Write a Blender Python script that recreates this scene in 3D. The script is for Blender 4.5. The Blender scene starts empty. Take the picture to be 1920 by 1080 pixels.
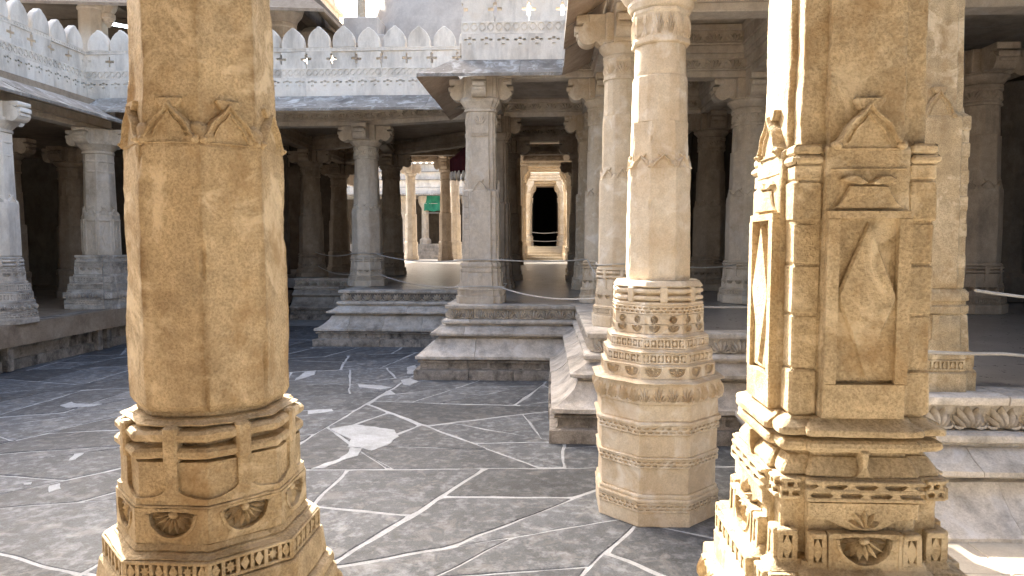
import bpy, bmesh, math, random
from mathutils import Vector, Matrix, noise

R = math.radians
PI = math.pi
rnd = random.Random(7)
scene = bpy.context.scene
COL = scene.collection

# ------------------------------------------------------------------ camera, sky, sun, exposure
cam_data = bpy.data.cameras.new('camera')
cam_data.sensor_width = 36.0
cam_data.lens = 36.0 * 1300.0 / 1920.0
cam_data.clip_start = 0.05
cam_data.clip_end = 2000.0
cam = bpy.data.objects.new('camera', cam_data)
cam.location = (0, 0, 3.0)
cam.rotation_euler = (R(90 - 3.735), 0, R(2.862))
COL.objects.link(cam)
scene.camera = cam

SUN_EL = R(36)
SUN_AZ = R(36)                      # left of the +Y axis
SUN_DIR = Vector((-math.sin(SUN_AZ) * math.cos(SUN_EL), math.cos(SUN_AZ) * math.cos(SUN_EL), math.sin(SUN_EL)))
world = bpy.data.worlds.new('World')
scene.world = world
world.use_nodes = True
wn = world.node_tree.nodes
wl = world.node_tree.links
wn.clear()
sky = wn.new('ShaderNodeTexSky')
sky.sky_type = 'NISHITA'
sky.sun_disc = False
sky.sun_elevation = SUN_EL
sky.sun_rotation = -SUN_AZ
sky.air_density = 1.0
sky.dust_density = 7.5
sky.ozone_density = 0.3
bg = wn.new('ShaderNodeBackground')
bg.inputs['Strength'].default_value = 0.15
wo = wn.new('ShaderNodeOutputWorld')
wl.new(sky.outputs['Color'], bg.inputs['Color'])
wl.new(bg.outputs['Background'], wo.inputs['Surface'])

sun_data = bpy.data.lights.new('sun', 'SUN')
sun_data.energy = 5.0
sun_data.angle = R(0.5)
sun_data.color = (1.0, 0.93, 0.82)
sun = bpy.data.objects.new('sun', sun_data)
sun.rotation_euler = (-SUN_DIR).to_track_quat('-Z', 'Y').to_euler()
sun.location = (0, 0, 40)
COL.objects.link(sun)

scene.view_settings.view_transform = 'Standard'
scene.view_settings.look = 'None'
scene.view_settings.gamma = 1.0
scene.view_settings.exposure = 2.05
scene.cycles.max_bounces = 8
scene.cycles.diffuse_bounces = 6
scene.cycles.glossy_bounces = 3
scene.cycles.use_denoising = True

# ------------------------------------------------------------------ materials
def stone(name, base, var, stain=(0.05, 0.045, 0.04), stain_amt=0.25, stain_scale=0.9, bump=0.35, rough=0.75,
          fine=0.25, streak=0.5, patch=None, patch_amt=0.0, grain=55.0, spec=0.3, rnd_amt=0.12, bdist=0.02, per_piece=False, grime=None, sharp=0.0):
    m = bpy.data.materials.new(name)
    m.use_nodes = True
    nt = m.node_tree
    N, L = nt.nodes, nt.links
    N.clear()
    out = N.new('ShaderNodeOutputMaterial')
    bs = N.new('ShaderNodeBsdfPrincipled')
    bs.inputs['Roughness'].default_value = rough
    bs.inputs['Specular IOR Level'].default_value = spec
    L.new(bs.outputs[0], out.inputs['Surface'])
    geo = N.new('ShaderNodeNewGeometry')
    oi = N.new('ShaderNodeObjectInfo')
    pos = geo.outputs['Position']
    if per_piece:                       # every stone cut from a different place in the quarry
        sc_ = N.new('ShaderNodeVectorMath')
        sc_.operation = 'MULTIPLY_ADD'
        cb = N.new('ShaderNodeCombineXYZ')
        for q_ in range(3):
            L.new(oi.outputs['Random'], cb.inputs[q_])
        L.new(cb.outputs[0], sc_.inputs[0])
        sc_.inputs[1].default_value = (61.0, 37.0, 83.0)
        L.new(geo.outputs['Position'], sc_.inputs[2])
        pos = sc_.outputs[0]

    def nz(scale, detail, rough_=0.6, vec=None, dist=0.0):
        n = N.new('ShaderNodeTexNoise')
        n.inputs['Scale'].default_value = scale
        n.inputs['Detail'].default_value = detail
        n.inputs['Roughness'].default_value = rough_
        n.inputs['Distortion'].default_value = dist
        L.new(vec if vec is not None else pos, n.inputs['Vector'])
        return n.outputs['Fac']

    def ramp(fac, p0, p1, c0=(0, 0, 0, 1), c1=(1, 1, 1, 1)):
        r = N.new('ShaderNodeValToRGB')
        r.color_ramp.elements[0].position = p0
        r.color_ramp.elements[0].color = c0
        r.color_ramp.elements[1].position = p1
        r.color_ramp.elements[1].color = c1
        L.new(fac, r.inputs['Fac'])
        return r.outputs['Color']

    def mix(fac, a, b, mode='MIX'):
        x = N.new('ShaderNodeMix')
        x.data_type = 'RGBA'
        x.blend_type = mode
        for s, v in ((x.inputs['Factor'], fac), (x.inputs['A'], a), (x.inputs['B'], b)):
            if isinstance(v, (int, float)):
                s.default_value = v
            elif isinstance(v, tuple):
                s.default_value = (*v, 1) if len(v) == 3 else v
            else:
                L.new(v, s)
        return x.outputs['Result']

    def math_(op, a, b):
        x = N.new('ShaderNodeMath')
        x.operation = op
        for i, v in enumerate((a, b)):
            if isinstance(v, (int, float)):
                x.inputs[i].default_value = v
            else:
                L.new(v, x.inputs[i])
        return x.outputs[0]

    big = nz(1.4, 5, 0.62, dist=0.4)
    mid = nz(9.0, 7, 0.68)
    fn = nz(grain, 4, 0.7)
    c = mix(ramp(big, 0.36, 0.66), base, var)
    c = mix(fine, c, ramp(mid, 0.28, 0.72, (0.25, 0.23, 0.2, 1), (1, 1, 1, 1)), 'MULTIPLY')
    c = mix(fine, c, ramp(fn, 0.36, 0.58, (0.40, 0.37, 0.33, 1), (1.0, 1.0, 1.0, 1)), 'MULTIPLY')
    if patch is not None:
        pf = nz(3.1, 6, 0.65, dist=0.8)
        c = mix(math_('MULTIPLY', ramp(pf, 0.52 + sharp * .03, 0.66 - sharp * .07), patch_amt), c, patch)
    if stain_amt > 0:
        mp = N.new('ShaderNodeMapping')
        mp.inputs['Scale'].default_value = (3.0, 3.0, 3.0 - 2.4 * streak)
        L.new(pos, mp.inputs['Vector'])
        sf = nz(stain_scale, 7, 0.7, mp.outputs['Vector'])
        c = mix(math_('MULTIPLY', ramp(sf, 0.46 + sharp * .08, 0.68 - sharp * .06), stain_amt), c, stain)
    if grime is not None:
        at = N.new('ShaderNodeAttribute')
        at.attribute_name = 'grime'
        gf = math_('MULTIPLY', at.outputs['Fac'], ramp(nz(14.0, 6, 0.7), 0.30, 0.62))
        c = mix(gf, c, grime)
    hs = N.new('ShaderNodeHueSaturation')
    L.new(c, hs.inputs['Color'])
    v = math_('ADD', math_('MULTIPLY', oi.outputs['Random'], rnd_amt), 1.0 - rnd_amt / 2)
    L.new(v, hs.inputs['Value'])
    L.new(hs.outputs['Color'], bs.inputs['Base Color'])
    b = N.new('ShaderNodeBump')
    b.inputs['Strength'].default_value = bump
    b.inputs['Distance'].default_value = bdist
    h = math_('ADD', math_('MULTIPLY', fn, 0.35), mid)
    L.new(h, b.inputs['Height'])
    L.new(b.outputs['Normal'], bs.inputs['Normal'])
    L.new(math_('ADD', math_('MULTIPLY', mid, 0.25), rough - 0.12), bs.inputs['Roughness'])
    return m


def plain(name, col, rough=0.6, emit=None, est=0.0):
    m = bpy.data.materials.new(name)
    m.use_nodes = True
    b = m.node_tree.nodes['Principled BSDF']
    b.inputs['Base Color'].default_value = (*col, 1)
    b.inputs['Roughness'].default_value = rough
    if emit:
        b.inputs['Emission Color'].default_value = (*emit, 1)
        b.inputs['Emission Strength'].default_value = est
    return m


M = {}
M['ochre'] = stone('ochre_marble', (0.75, 0.62, 0.42), (0.64, 0.50, 0.305), (0.32, 0.20, 0.085), 0.6, 1.0, 1.0, 0.72,
                   fine=0.58, streak=0.3, patch=(0.78, 0.67, 0.48), patch_amt=0.65, grain=90, sharp=0.6, grime=(0.19, 0.115, 0.045), rnd_amt=0.05, bdist=0.02)
M['cream'] = stone('cream_marble', (0.78, 0.69, 0.55), (0.69, 0.57, 0.41), (0.44, 0.29, 0.14), 0.45, 0.7, 0.5, 0.7,
                   fine=0.3, streak=0.5, patch=(0.80, 0.76, 0.69), patch_amt=0.65, grain=60, rnd_amt=0.06, bdist=0.012)
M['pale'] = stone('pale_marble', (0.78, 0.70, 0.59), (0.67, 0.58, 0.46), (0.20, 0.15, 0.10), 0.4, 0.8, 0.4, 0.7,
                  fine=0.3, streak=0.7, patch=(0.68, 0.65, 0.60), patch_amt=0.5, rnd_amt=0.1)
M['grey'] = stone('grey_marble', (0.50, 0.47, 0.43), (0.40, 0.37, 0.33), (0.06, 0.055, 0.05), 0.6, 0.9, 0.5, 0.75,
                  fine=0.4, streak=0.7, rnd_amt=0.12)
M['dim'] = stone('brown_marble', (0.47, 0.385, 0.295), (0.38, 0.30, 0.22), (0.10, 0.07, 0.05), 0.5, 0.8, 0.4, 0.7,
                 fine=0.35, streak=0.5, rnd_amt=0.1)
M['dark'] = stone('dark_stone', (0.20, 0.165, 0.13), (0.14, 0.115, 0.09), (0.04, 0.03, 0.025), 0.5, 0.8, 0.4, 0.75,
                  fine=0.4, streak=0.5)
M['white'] = stone('whitewashed_marble', (0.90, 0.86, 0.79), (0.84, 0.78, 0.69), (0.16, 0.14, 0.12), 0.5, 0.5, 0.25, 0.7,
                   fine=0.16, streak=0.9, patch=(0.74, 0.66, 0.56), patch_amt=0.5, rnd_amt=0.10, per_piece=True)
M['plinth'] = stone('weathered_marble', (0.80, 0.75, 0.68), (0.68, 0.62, 0.54), (0.06, 0.055, 0.05), 0.6, 0.7, 0.5, 0.72,
                    fine=0.35, streak=0.35, patch=(0.74, 0.73, 0.72), patch_amt=0.5, rnd_amt=0.28, per_piece=True)
M['carving'] = stone('carved_marble', (0.80, 0.75, 0.67), (0.70, 0.63, 0.54), (0.10, 0.09, 0.08), 0.35, 0.9, 0.4, 0.72, fine=0.3, streak=0.3, rnd_amt=0.2, per_piece=True)
M['plinth_dark'] = stone('blackened_marble', (0.54, 0.49, 0.43), (0.38, 0.34, 0.29), (0.03, 0.028, 0.027), 0.9, 0.9, 0.6, 0.75,
                         fine=0.45, streak=0.2, rnd_amt=0.35, per_piece=True)
M['slate'] = stone('slate', (0.172, 0.192, 0.218), (0.108, 0.122, 0.142), (0.40, 0.43, 0.46), 0.42, 2.2, 0.9, 0.55,
                   fine=0.6, streak=0.0, patch=(0.25, 0.25, 0.245), patch_amt=0.5, grain=60, spec=0.45, rnd_amt=0.7, bdist=0.015, per_piece=True, sharp=0.45)
M['mortar'] = stone('cement', (0.64, 0.68, 0.72), (0.48, 0.505, 0.53), (0.22, 0.22, 0.22), 0.35, 1.0, 0.4, 0.8,
                    fine=0.35, streak=0.0, rnd_amt=0.0)
M['hall_floor'] = stone('polished_floor', (0.29, 0.285, 0.285), (0.21, 0.205, 0.205), (0.10, 0.09, 0.08), 0.35, 0.5, 0.10, 0.30,
                        fine=0.25, streak=0.0, spec=0.5)
M['floor_marble'] = stone('floor_marble', (0.66, 0.60, 0.50), (0.58, 0.52, 0.43), (0.35, 0.28, 0.2), 0.3, 0.6, 0.2, 0.6,
                          fine=0.2, streak=0.0)
M['eave'] = stone('eave_stone', (0.46, 0.43, 0.39), (0.30, 0.28, 0.255), (0.06, 0.055, 0.05), 0.5, 0.6, 0.4, 0.85,
                  fine=0.35, streak=0.0, patch=(0.70, 0.70, 0.68), patch_amt=0.75, rnd_amt=0.2)
M['eave_under'] = stone('eave_underside', (0.66, 0.54, 0.42), (0.54, 0.42, 0.31), (0.24, 0.15, 0.09), 0.55, 0.6, 0.3, 0.7,
                        fine=0.3, streak=0.0)
M['dome'] = stone('dome_plaster', (0.78, 0.72, 0.65), (0.68, 0.62, 0.56), (0.35, 0.30, 0.26), 0.4, 0.5, 0.3, 0.8, fine=0.2)
M['rope'] = stone('rope_fibre', (0.62, 0.60, 0.56), (0.50, 0.48, 0.45), stain_amt=0.0, bump=0.6, fine=0.3, grain=120)
M['red'] = stone('red_cloth', (0.05, 0.002, 0.004), (0.035, 0.001, 0.003), stain_amt=0.0, bump=0.1, fine=0.15, rough=0.8)
M['green'] = stone('green_net', (0.05, 0.36, 0.23), (0.03, 0.26, 0.17), stain_amt=0.0, bump=0.2, fine=0.3, rough=0.7)
M['lamp'] = plain('tube_glow', (0.9, 0.95, 1.0), 0.4, (0.85, 0.97, 1.0), 6.0)
M['metal'] = plain('painted_metal', (0.6, 0.6, 0.6), 0.4)
M['black'] = plain('passage_gloom', (0.02, 0.018, 0.016), 0.9)  # near-black colour paints in the gloom of the end passage

# ------------------------------------------------------------------ mesh helpers
class MB:
    def __init__(self):
        self.v = []
        self.f = []

    def add(self, vs, fs):
        o = len(self.v)
        self.v += [tuple(p) for p in vs]
        self.f += [tuple(i + o for i in q) for q in fs]
        return self

    def box(self, x0, x1, y0, y1, z0, z1, b=0.0):
        if b <= 0:
            vs = [(x, y, z) for z in (z0, z1) for y in (y0, y1) for x in (x0, x1)]
            fs = [(0, 2, 3, 1), (4, 5, 7, 6), (0, 1, 5, 4), (1, 3, 7, 5), (3, 2, 6, 7), (2, 0, 4, 6)]
            return self.add(vs, fs)
        b = min(b, (x1 - x0) * .45, (y1 - y0) * .45, (z1 - z0) * .45)
        def ring(i, z):
            X0, X1, Y0, Y1 = x0 + i, x1 - i, y0 + i, y1 - i
            return [(X0 + b, Y0, z), (X1 - b, Y0, z), (X1, Y0 + b, z), (X1, Y1 - b, z), (X1 - b, Y1, z), (X0 + b, Y1, z), (X0, Y1 - b, z), (X0, Y0 + b, z)]
        return self.loft([ring(b * .8, z0), ring(0, z0 + b), ring(0, z1 - b), ring(b * .8, z1)])

    def loft(self, rings, caps=True):
        n = len(rings[0])
        vs = [p for r in rings for p in r]
        fs = []
        for k in range(len(rings) - 1):
            for i in range(n):
                j = (i + 1) % n
                fs.append((k * n + i, k * n + j, (k + 1) * n + j, (k + 1) * n + i))
        if caps:
            fs.append(tuple(reversed(range(n))))
            fs.append(tuple(range((len(rings) - 1) * n, len(rings) * n)))
        return self.add(vs, fs)

    # polygon in (u, v) on the facet facing -Y at distance y0; stands out to y1 (y1 < y0), front edge chamfered by c
    def relief(self, poly, y0, y1, c=0.0):
        n = len(poly)
        rings = [[(u, y0, v) for u, v in poly]]
        if c > 0:
            rings.append([(u, y1 + c, v) for u, v in poly])
            cu = sum(p[0] for p in poly) / n
            cv = sum(p[1] for p in poly) / n
            ins = []
            for u, v in poly:
                d = math.hypot(u - cu, v - cv) or 1
                k = max(0.0, (d - c) / d)
                ins.append((cu + (u - cu) * k, y1, cv + (v - cv) * k))
            rings.append(ins)
        else:
            rings.append([(u, y1, v) for u, v in poly])
        return self.loft(rings)

    def tube(self, path, r, n=6, closed=False):
        path = [Vector(p) for p in path]
        rings = []
        for i, p in enumerate(path):
            a = path[max(i - 1, 0)]
            b = path[min(i + 1, len(path) - 1)]
            d = (b - a).normalized()
            s = d.cross(Vector((0, 0, 1)))
            if s.length < 1e-4:
                s = Vector((1, 0, 0))
            s.normalize()
            t = s.cross(d)
            rr = r[i] if isinstance(r, (list, tuple)) else r
            rings.append([tuple(p + (s * math.cos(2 * PI * k / n) + t * math.sin(2 * PI * k / n)) * rr) for k in range(n)])
        return self.loft(rings)

    def rough(self, amp, sc, seed=0.0):
        o = Vector((seed * 3.7, seed * 1.3, seed * 7.1))
        nv = []
        for p in self.v:
            q = Vector(p)
            d = noise.noise_vector(q * sc + o) + noise.noise_vector(q * sc * 3.3 + o) * 0.45
            nv.append(tuple(q + d * amp))
        self.v = nv
        return self

    def chip(self, fn):
        """push vertices towards the axis by fn(co) metres"""
        nv = []
        for p in self.v:
            d = fn(Vector(p))
            r = math.hypot(p[0], p[1]) or 1
            nv.append((p[0] * (1 - d / r), p[1] * (1 - d / r), p[2]))
        self.v = nv
        return self

    def mesh(self, name, mat, smooth=35):
        me = bpy.data.meshes.new(name)
        me.from_pydata(self.v, [], self.f)
        bm = bmesh.new()
        bm.from_mesh(me)
        bmesh.ops.recalc_face_normals(bm, faces=bm.faces)
        bm.to_mesh(me)
        bm.free()
        me.materials.append(M[mat] if isinstance(mat, str) else mat)
        if smooth:
            me.shade_smooth()
            me.set_sharp_from_angle(angle=R(smooth))
        return me

    def build(self, name, mat, parent=None, loc=None, smooth=21):
        return place(self.mesh(name, mat, smooth), name, parent, loc)


def place(me, name, parent=None, loc=None, rz=0.0, scale=None):
    o = bpy.data.objects.new(name, me)
    COL.objects.link(o)
    if parent is not None:
        o.parent = parent
    if loc is not None:
        o.location = loc
    if rz:
        o.rotation_euler = (0, 0, rz)
    if scale is not None:
        o.scale = scale
    return o


def tag(o, label=None, cat=None, group=None, kind=None):
    if label:
        o['label'] = label
    if cat:
        o['category'] = cat
    if group:
        o['group'] = group
    if kind:
        o['kind'] = kind
    return o


def empty(name, loc, label=None, cat=None, group=None, kind='thing'):
    o = bpy.data.objects.new(name, None)
    o.empty_display_size = 0.2
    COL.objects.link(o)
    o.location = loc
    return tag(o, label, cat, group, kind)


def copy_tree(o, parent=None):
    c = o.copy()
    COL.objects.link(c)
    c.parent = parent
    for ch in list(KIDS.get(o.name, o.children)):
        copy_tree(ch, c)
    return c


KIDS = {}

# ---- plan sections (unit apothem / half width 1)
T8 = math.tan(PI / 8)


def octo(div=1, ch=0.06):
    pts = []
    for k in range(8):
        a = k * PI / 4
        for i in range(div + 1):
            u = (-1 + 2 * i / div) * (T8 - ch)
            # facet facing -Y rotated by a
            x, y = u, -1.0
            pts.append((x * math.cos(a) - y * math.sin(a), x * math.sin(a) + y * math.cos(a)))
    return pts


def ngon(n, rot=0.0):
    return [(math.sin(2 * PI * k / n + rot) / math.cos(PI / n), -math.cos(2 * PI * k / n + rot) / math.cos(PI / n)) for k in range(n)]


def redent(c=0.58, s=0.86, m=0.0, b=0.025, div=1):
    """square with a proud middle on each side; c half width of the middle, s distance of the set-back flanks"""
    q = []
    for i in range(div + 1):
        q.append((-(c - b) + 2 * (c - b) * i / div, -1.0))
    q += [(c, -1.0 + b), (c, -s)]
    for i in range(1, div + 1):
        q.append((c + (s - b - c) * i / div, -s))
    q += [(s, -s + b)]
    for i in range(div):
        q.append((s, -s + b + (s - b - c) * (i + 1) / div))
    q += [(1.0 - b, -c)]
    pts = []
    for k in range(4):
        a = k * PI / 2
        for x, y in q:
            pts.append((x * math.cos(a) - y * math.sin(a), x * math.sin(a) + y * math.cos(a)))
    return pts


def ring(sec, a, z):
    return [(x * a, y * a, z) for x, y in sec]


def prof_loft(mb, sec, prof, maxdz=None):
    rings = []
    for i, (a, z) in enumerate(prof):
        if i and maxdz:
            a0, z0 = prof[i - 1]
            n = int(abs(z - z0) / maxdz)
            for k in range(1, n):
                t = k / n
                rings.append(ring(sec, a0 + (a - a0) * t, z0 + (z - z0) * t))
        rings.append(ring(sec, a, z))
    return mb.loft(rings)


# ---- carved motifs, each drawn on the facet that faces -Y at distance a from the axis
def m_lattice(w, z0, z1, a, n, dep=0.03, star=True):
    """pierced band: rails, uprights and pointed lozenges in front of a sunk ground"""
    mb = MB()
    h = z1 - z0
    r = h * 0.16
    y0, y1 = -(a - dep), -a
    mb.box(-w / 2, w / 2, y1, y0 + .004, z1 - r, z1, .004)
    mb.box(-w / 2, w / 2, y1, y0 + .004, z0, z0 + r, .004)
    p = w / n
    t = p * 0.13
    for i in range(n + 1):
        u = min(max(-w / 2 + i * p, -w / 2 + t), w / 2 - t)
        mb.box(u - t, u + t, y1 + .001, y0 + .004, z0 + r * .8, z1 - r * .8)
    zc, hh = (z0 + z1) / 2, h / 2 - r * .8
    for i in range(n):
        u = -w / 2 + (i + .5) * p
        k = p * (.30 if (not star or i % 3 != 1) else .44)
        if star and i % 3 == 1:
            poly = []
            for j in range(16):
                an = PI * j / 8
                rr = 1.0 if j % 4 == 0 else (.42 if j % 2 else .8)
                poly.append((u + math.cos(an) * k * rr, zc + math.sin(an) * hh * rr))
            mb.relief(poly, y0 + .004, y1 + dep * .2)
        else:
            mb.relief([(u - k, zc), (u, zc - hh), (u + k, zc), (u, zc + hh)], y0 + .004, y1 + dep * .15)
    return mb


def m_slots(w, z0, z1, a, n, dep=0.02):
    """two staggered rows of little slots"""
    mb = MB()
    h = z1 - z0
    r = h * .17
    y0, y1 = -(a - dep) + .004, -a
    for c in (z0 + r / 2, (z0 + z1) / 2, z1 - r / 2):
        mb.box(-w / 2, w / 2, y1, y0, c - r / 2, c + r / 2, .003)
    p = w / n
    for row in (0, 1):
        za = z0 + r * .8 + row * (h / 2 - r * .3)
        zb = za + h / 2 - r
        for i in range(n + 1):
            u = -w / 2 + (i + (.5 if row else 0)) * p
            if u > w / 2 - p * .1:
                continue
            t = p * .17
            mb.relief([(max(u - t * 1.6, -w / 2), za), (min(u + t * 1.6, w / 2), za), (u + t * .6, (za + zb) / 2), (min(u + t * 1.6, w / 2), zb),
                       (max(u - t * 1.6, -w / 2), zb), (max(u - t * .6, -w / 2), (za + zb) / 2)], y0, y1 + .002)
    return mb


def m_rosette(w, z0, z1, a, n=1, dep=0.035, full=False, rf=.40):
    """plate with sunk half (or full) roundels, each filled with pointed petals"""
    mb = MB()
    h = z1 - z0
    y0, y1 = -(a - dep) + .004, -a
    p = w / n
    N = 28
    for i in range(n):
        uc = -w / 2 + (i + .5) * p
        r = min(p * rf, h * (.42 if full else .68))
        vc = (z0 + z1) / 2 if full else z1 - h * .16
        inner, outer = [], []
        for k in range(N):
            an = 2 * PI * k / N
            du, dv = math.cos(an), math.sin(an)
            iv = dv if (full or dv < 0) else dv * .12
            inner.append((uc + du * r, vc + iv * r))
            t = 1e9
            if abs(du) > 1e-6:
                t = min(t, ((p / 2) / abs(du)))
            if dv > 1e-6:
                t = min(t, (z1 - vc) / dv)
            if dv < -1e-6:
                t = min(t, (vc - z0) / -dv)
            outer.append((uc + du * t, vc + dv * t))
        for cu_, cv_ in ((uc - p / 2, z0), (uc + p / 2, z0), (uc + p / 2, z1), (uc - p / 2, z1)):
            kk = min(range(N), key=lambda q_: math.hypot(outer[q_][0] - cu_, outer[q_][1] - cv_))
            outer[kk] = (cu_, cv_)
        for k in range(N):
            j = (k + 1) % N
            A, B, C, D = inner[k], inner[j], outer[j], outer[k]
            mb.add([(A[0], y1, A[1]), (B[0], y1, B[1]), (C[0], y1, C[1]), (D[0], y1, D[1])], [(0, 1, 2, 3)])
            mb.add([(A[0], y1, A[1]), (B[0], y1, B[1]), (B[0], y0, B[1]), (A[0], y0, A[1])], [(0, 1, 2, 3)])
        for zz in (z0, z1):
            mb.add([(uc - p / 2, y1, zz), (uc + p / 2, y1, zz), (uc + p / 2, y0 + .03, zz), (uc - p / 2, y0 + .03, zz)], [(0, 1, 2, 3)])
        # raised rim
        m = 12
        for k in range(m):
            f0, f1 = (k / m, (k + 1) / m)
            a0, a1 = (PI + f0 * PI, PI + f1 * PI) if not full else (f0 * 2 * PI, f1 * 2 * PI)
            q = [(uc + math.cos(a0) * r, vc + math.sin(a0) * r), (uc + math.cos(a1) * r, vc + math.sin(a1) * r),
                 (uc + math.cos(a1) * r * 1.12, vc + math.sin(a1) * r * 1.12), (uc + math.cos(a0) * r * 1.12, vc + math.sin(a0) * r * 1.12)]
            mb.relief(q, y1 + .004, y1 - .006)
        np_ = 12 if full else 8
        for k in range(np_):
            an = (2 * PI * k / np_) if full else (PI + PI * (k + .5) / np_)
            sp = (PI / np_) * (1.0 if full else .5) * .95
            rr = r * .93
            c0 = (uc + math.cos(an) * r * .14, vc + math.sin(an) * r * .14)
            tip = (uc + math.cos(an) * rr, vc + math.sin(an) * rr)
            l = (uc + math.cos(an - sp) * rr * .66, vc + math.sin(an - sp) * rr * .66)
            q = (uc + math.cos(an + sp) * rr * .66, vc + math.sin(an + sp) * rr * .66)
            mid = (uc + math.cos(an) * rr * .6, vc + math.sin(an) * rr * .6)
            vs = [(c0[0], y1 + dep * .5, c0[1]), (l[0], y0 - dep * .3, l[1]), (tip[0], y0 - dep * .75, tip[1]), (q[0], y0 - dep * .3, q[1]), (mid[0], y1 - .002, mid[1])]
            mb.add(vs, [(0, 1, 4), (1, 2, 4), (2, 3, 4), (3, 0, 4)])
        cen = [(uc + math.cos(2 * PI * k / 8) * r * .2, vc - (0 if full else r * .06) + math.sin(2 * PI * k / 8) * r * .17) for k in range(8)]
        mb.relief(cen, y0, y1 - .002, .01)
    return mb


def m_strap(z0, z1, a, wt, wb, dep):
    """upright strap that flares in hollow curves to the full width of the facet below"""
    top = z0 + (z1 - z0) * .40
    L = [(-wt / 2, z1), (-wt / 2, top)]
    for k in range(1, 9):
        t = k / 8 * PI / 2
        L.append((-wt / 2 - (wb / 2 - wt / 2) * (1 - math.cos(t)), top - (top - z0 - (z1 - z0) * .14) * math.sin(t)))
    L.append((-wb / 2, z0))
    poly = L + [(-u, v) for u, v in reversed(L)]
    mb = MB()
    n = len(poly)
    mb.loft([[(u, -(a - dep), v) for u, v in poly], [(u, -a, v) for u, v in poly]])
    return mb


def strip(mb, line, hw, y0, y1):
    """raised moulding of half width hw along an open line in the facet plane"""
    n = len(line)
    prof = [(-1.0, y0), (-.8, y1 + (y0 - y1) * .25), (-.25, y1), (.25, y1), (.8, y1 + (y0 - y1) * .25), (1.0, y0)]
    rings = []
    for i in range(n):
        A, B = line[max(i - 1, 0)], line[min(i + 1, n - 1)]
        dx, dz = B[0] - A[0], B[1] - A[1]
        L = math.hypot(dx, dz) or 1
        nx, nz = -dz / L, dx / L
        rings.append([(line[i][0] + nx * hw * k, y, line[i][1] + nz * hw * k) for k, y in prof])
    mb.loft(rings)


def m_ogee(w, z0, h, a, dep, rim=0.018, scroll=True):
    """pointed ogee gable tongue with a raised rim and little scrolls at its feet"""
    pts = []
    half = [(.90, .0), (.97, .06), (.95, .13), (.85, .18), (.76, .26), (.70, .36), (.62, .48), (.52, .58), (.40, .66), (.28, .73), (.17, .81), (.09, .90), (0.0, 1.0)]
    for u, v in half:
        pts.append((u * w / 2, z0 + v * h))
    left = [(-u, v) for u, v in reversed(pts[:-1])]
    poly = pts + left
    mb = MB()
    mb.relief(poly, -(a - dep), -(a + .002), .004)
    for s in (1, -1):
        line = [(s * u, v) for u, v in pts[2:]]
        strip(mb, line, rim * .55, -(a - dep), -(a + .020))
        inner = [(s * u * .70, z0 + (v - z0) * .80) for u, v in pts[3:]]
        strip(mb, inner, rim * .32, -(a - dep), -(a + .011))
        if scroll:
            cu, cv, rr = s * w * .455, z0 + h * .10, h * .105
            mb.relief([(cu + math.cos(2 * PI * k / 12) * rr, cv + math.sin(2 * PI * k / 12) * rr) for k in range(12)], -(a - dep), -(a + .022), .010)
            mb.relief([(cu + math.cos(2 * PI * k / 8) * rr * .4, cv + math.sin(2 * PI * k / 8) * rr * .4) for k in range(8)], -(a - dep), -(a + .030), .004)
    strip(mb, [(-w * .42, z0 + h * .02), (0, z0 + h * .035), (w * .42, z0 + h * .02)], rim * .3, -(a - dep), -(a + .010))
    # cap
    mb.relief([(-w * .21, z0 + h * 1.06), (-w * .13, z0 + h * .90), (w * .13, z0 + h * .90), (w * .21, z0 + h * 1.06), (w * .21, z0 + h * 1.12), (-w * .21, z0 + h * 1.12)],
              -(a - dep - .02), -(a + .006), .004)
    return mb


def petal(mb, u0, v0, u1, v1, wid, y0, y1, n=6):
    """a fat leaf from (u0,v0) to (u1,v1) with a ridge"""
    dx, dz = u1 - u0, v1 - v0
    L = math.hypot(dx, dz)
    px, pz = -dz / L, dx / L
    vs = []
    for k in range(n + 1):
        t = k / n
        w = wid * math.sin(PI * min(1, t * .92 + .08)) ** .7
        c = (u0 + dx * t, v0 + dz * t)
        hgt = y0 + (y1 - y0) * math.sin(PI * (t * .8 + .15))
        vs += [(c[0] + px * w, y0, c[1] + pz * w), (c[0], hgt, c[1]), (c[0] - px * w, y0, c[1] - pz * w)]
    fs = []
    for k in range(n):
        i = 3 * k
        fs += [(i, i + 1, i + 4, i + 3), (i + 1, i + 2, i + 5, i + 4)]
    mb.add(vs, fs)


def m_lotus(w, h, dep=0.035, y=0.0):
    """one lotus motif of a leaf frieze, base at z=0, on the plane y facing -Y"""
    mb = MB()
    petal(mb, 0, h * .10, 0, h * .98, w * .15, y, y - dep)
    for s in (1, -1):
        petal(mb, s * w * .06, h * .10, s * w * .30, h * .92, w * .11, y, y - dep)
        petal(mb, s * w * .12, h * .06, s * w * .44, h * .62, w * .09, y, y - dep * .9)
        # stem arc between motifs
        q = []
        for k in range(7):
            t = PI * k / 6 * .95
            q.append((s * (w * .5 - math.cos(t) * w * .2 - w * .18), h * .30 - math.sin(t) * h * .22))
        for k in range(6):
            A, B = q[k], q[k + 1]
            mb.relief([(A[0], A[1] - .012), (B[0], B[1] - .012), (B[0], B[1] + .012), (A[0], A[1] + .012)], y, y - dep * .5)
    return mb


def m_leafband(w, z0, z1, a, n, dep=0.04):
    mb = MB()
    p = w / n
    for i in range(n):
        q = m_lotus(p, z1 - z0, dep, 0)
        mb.add([(x - w / 2 + (i + .5) * p, yy - (a - dep), z + z0) for x, yy, z in q.v], q.f)
    return mb

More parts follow.
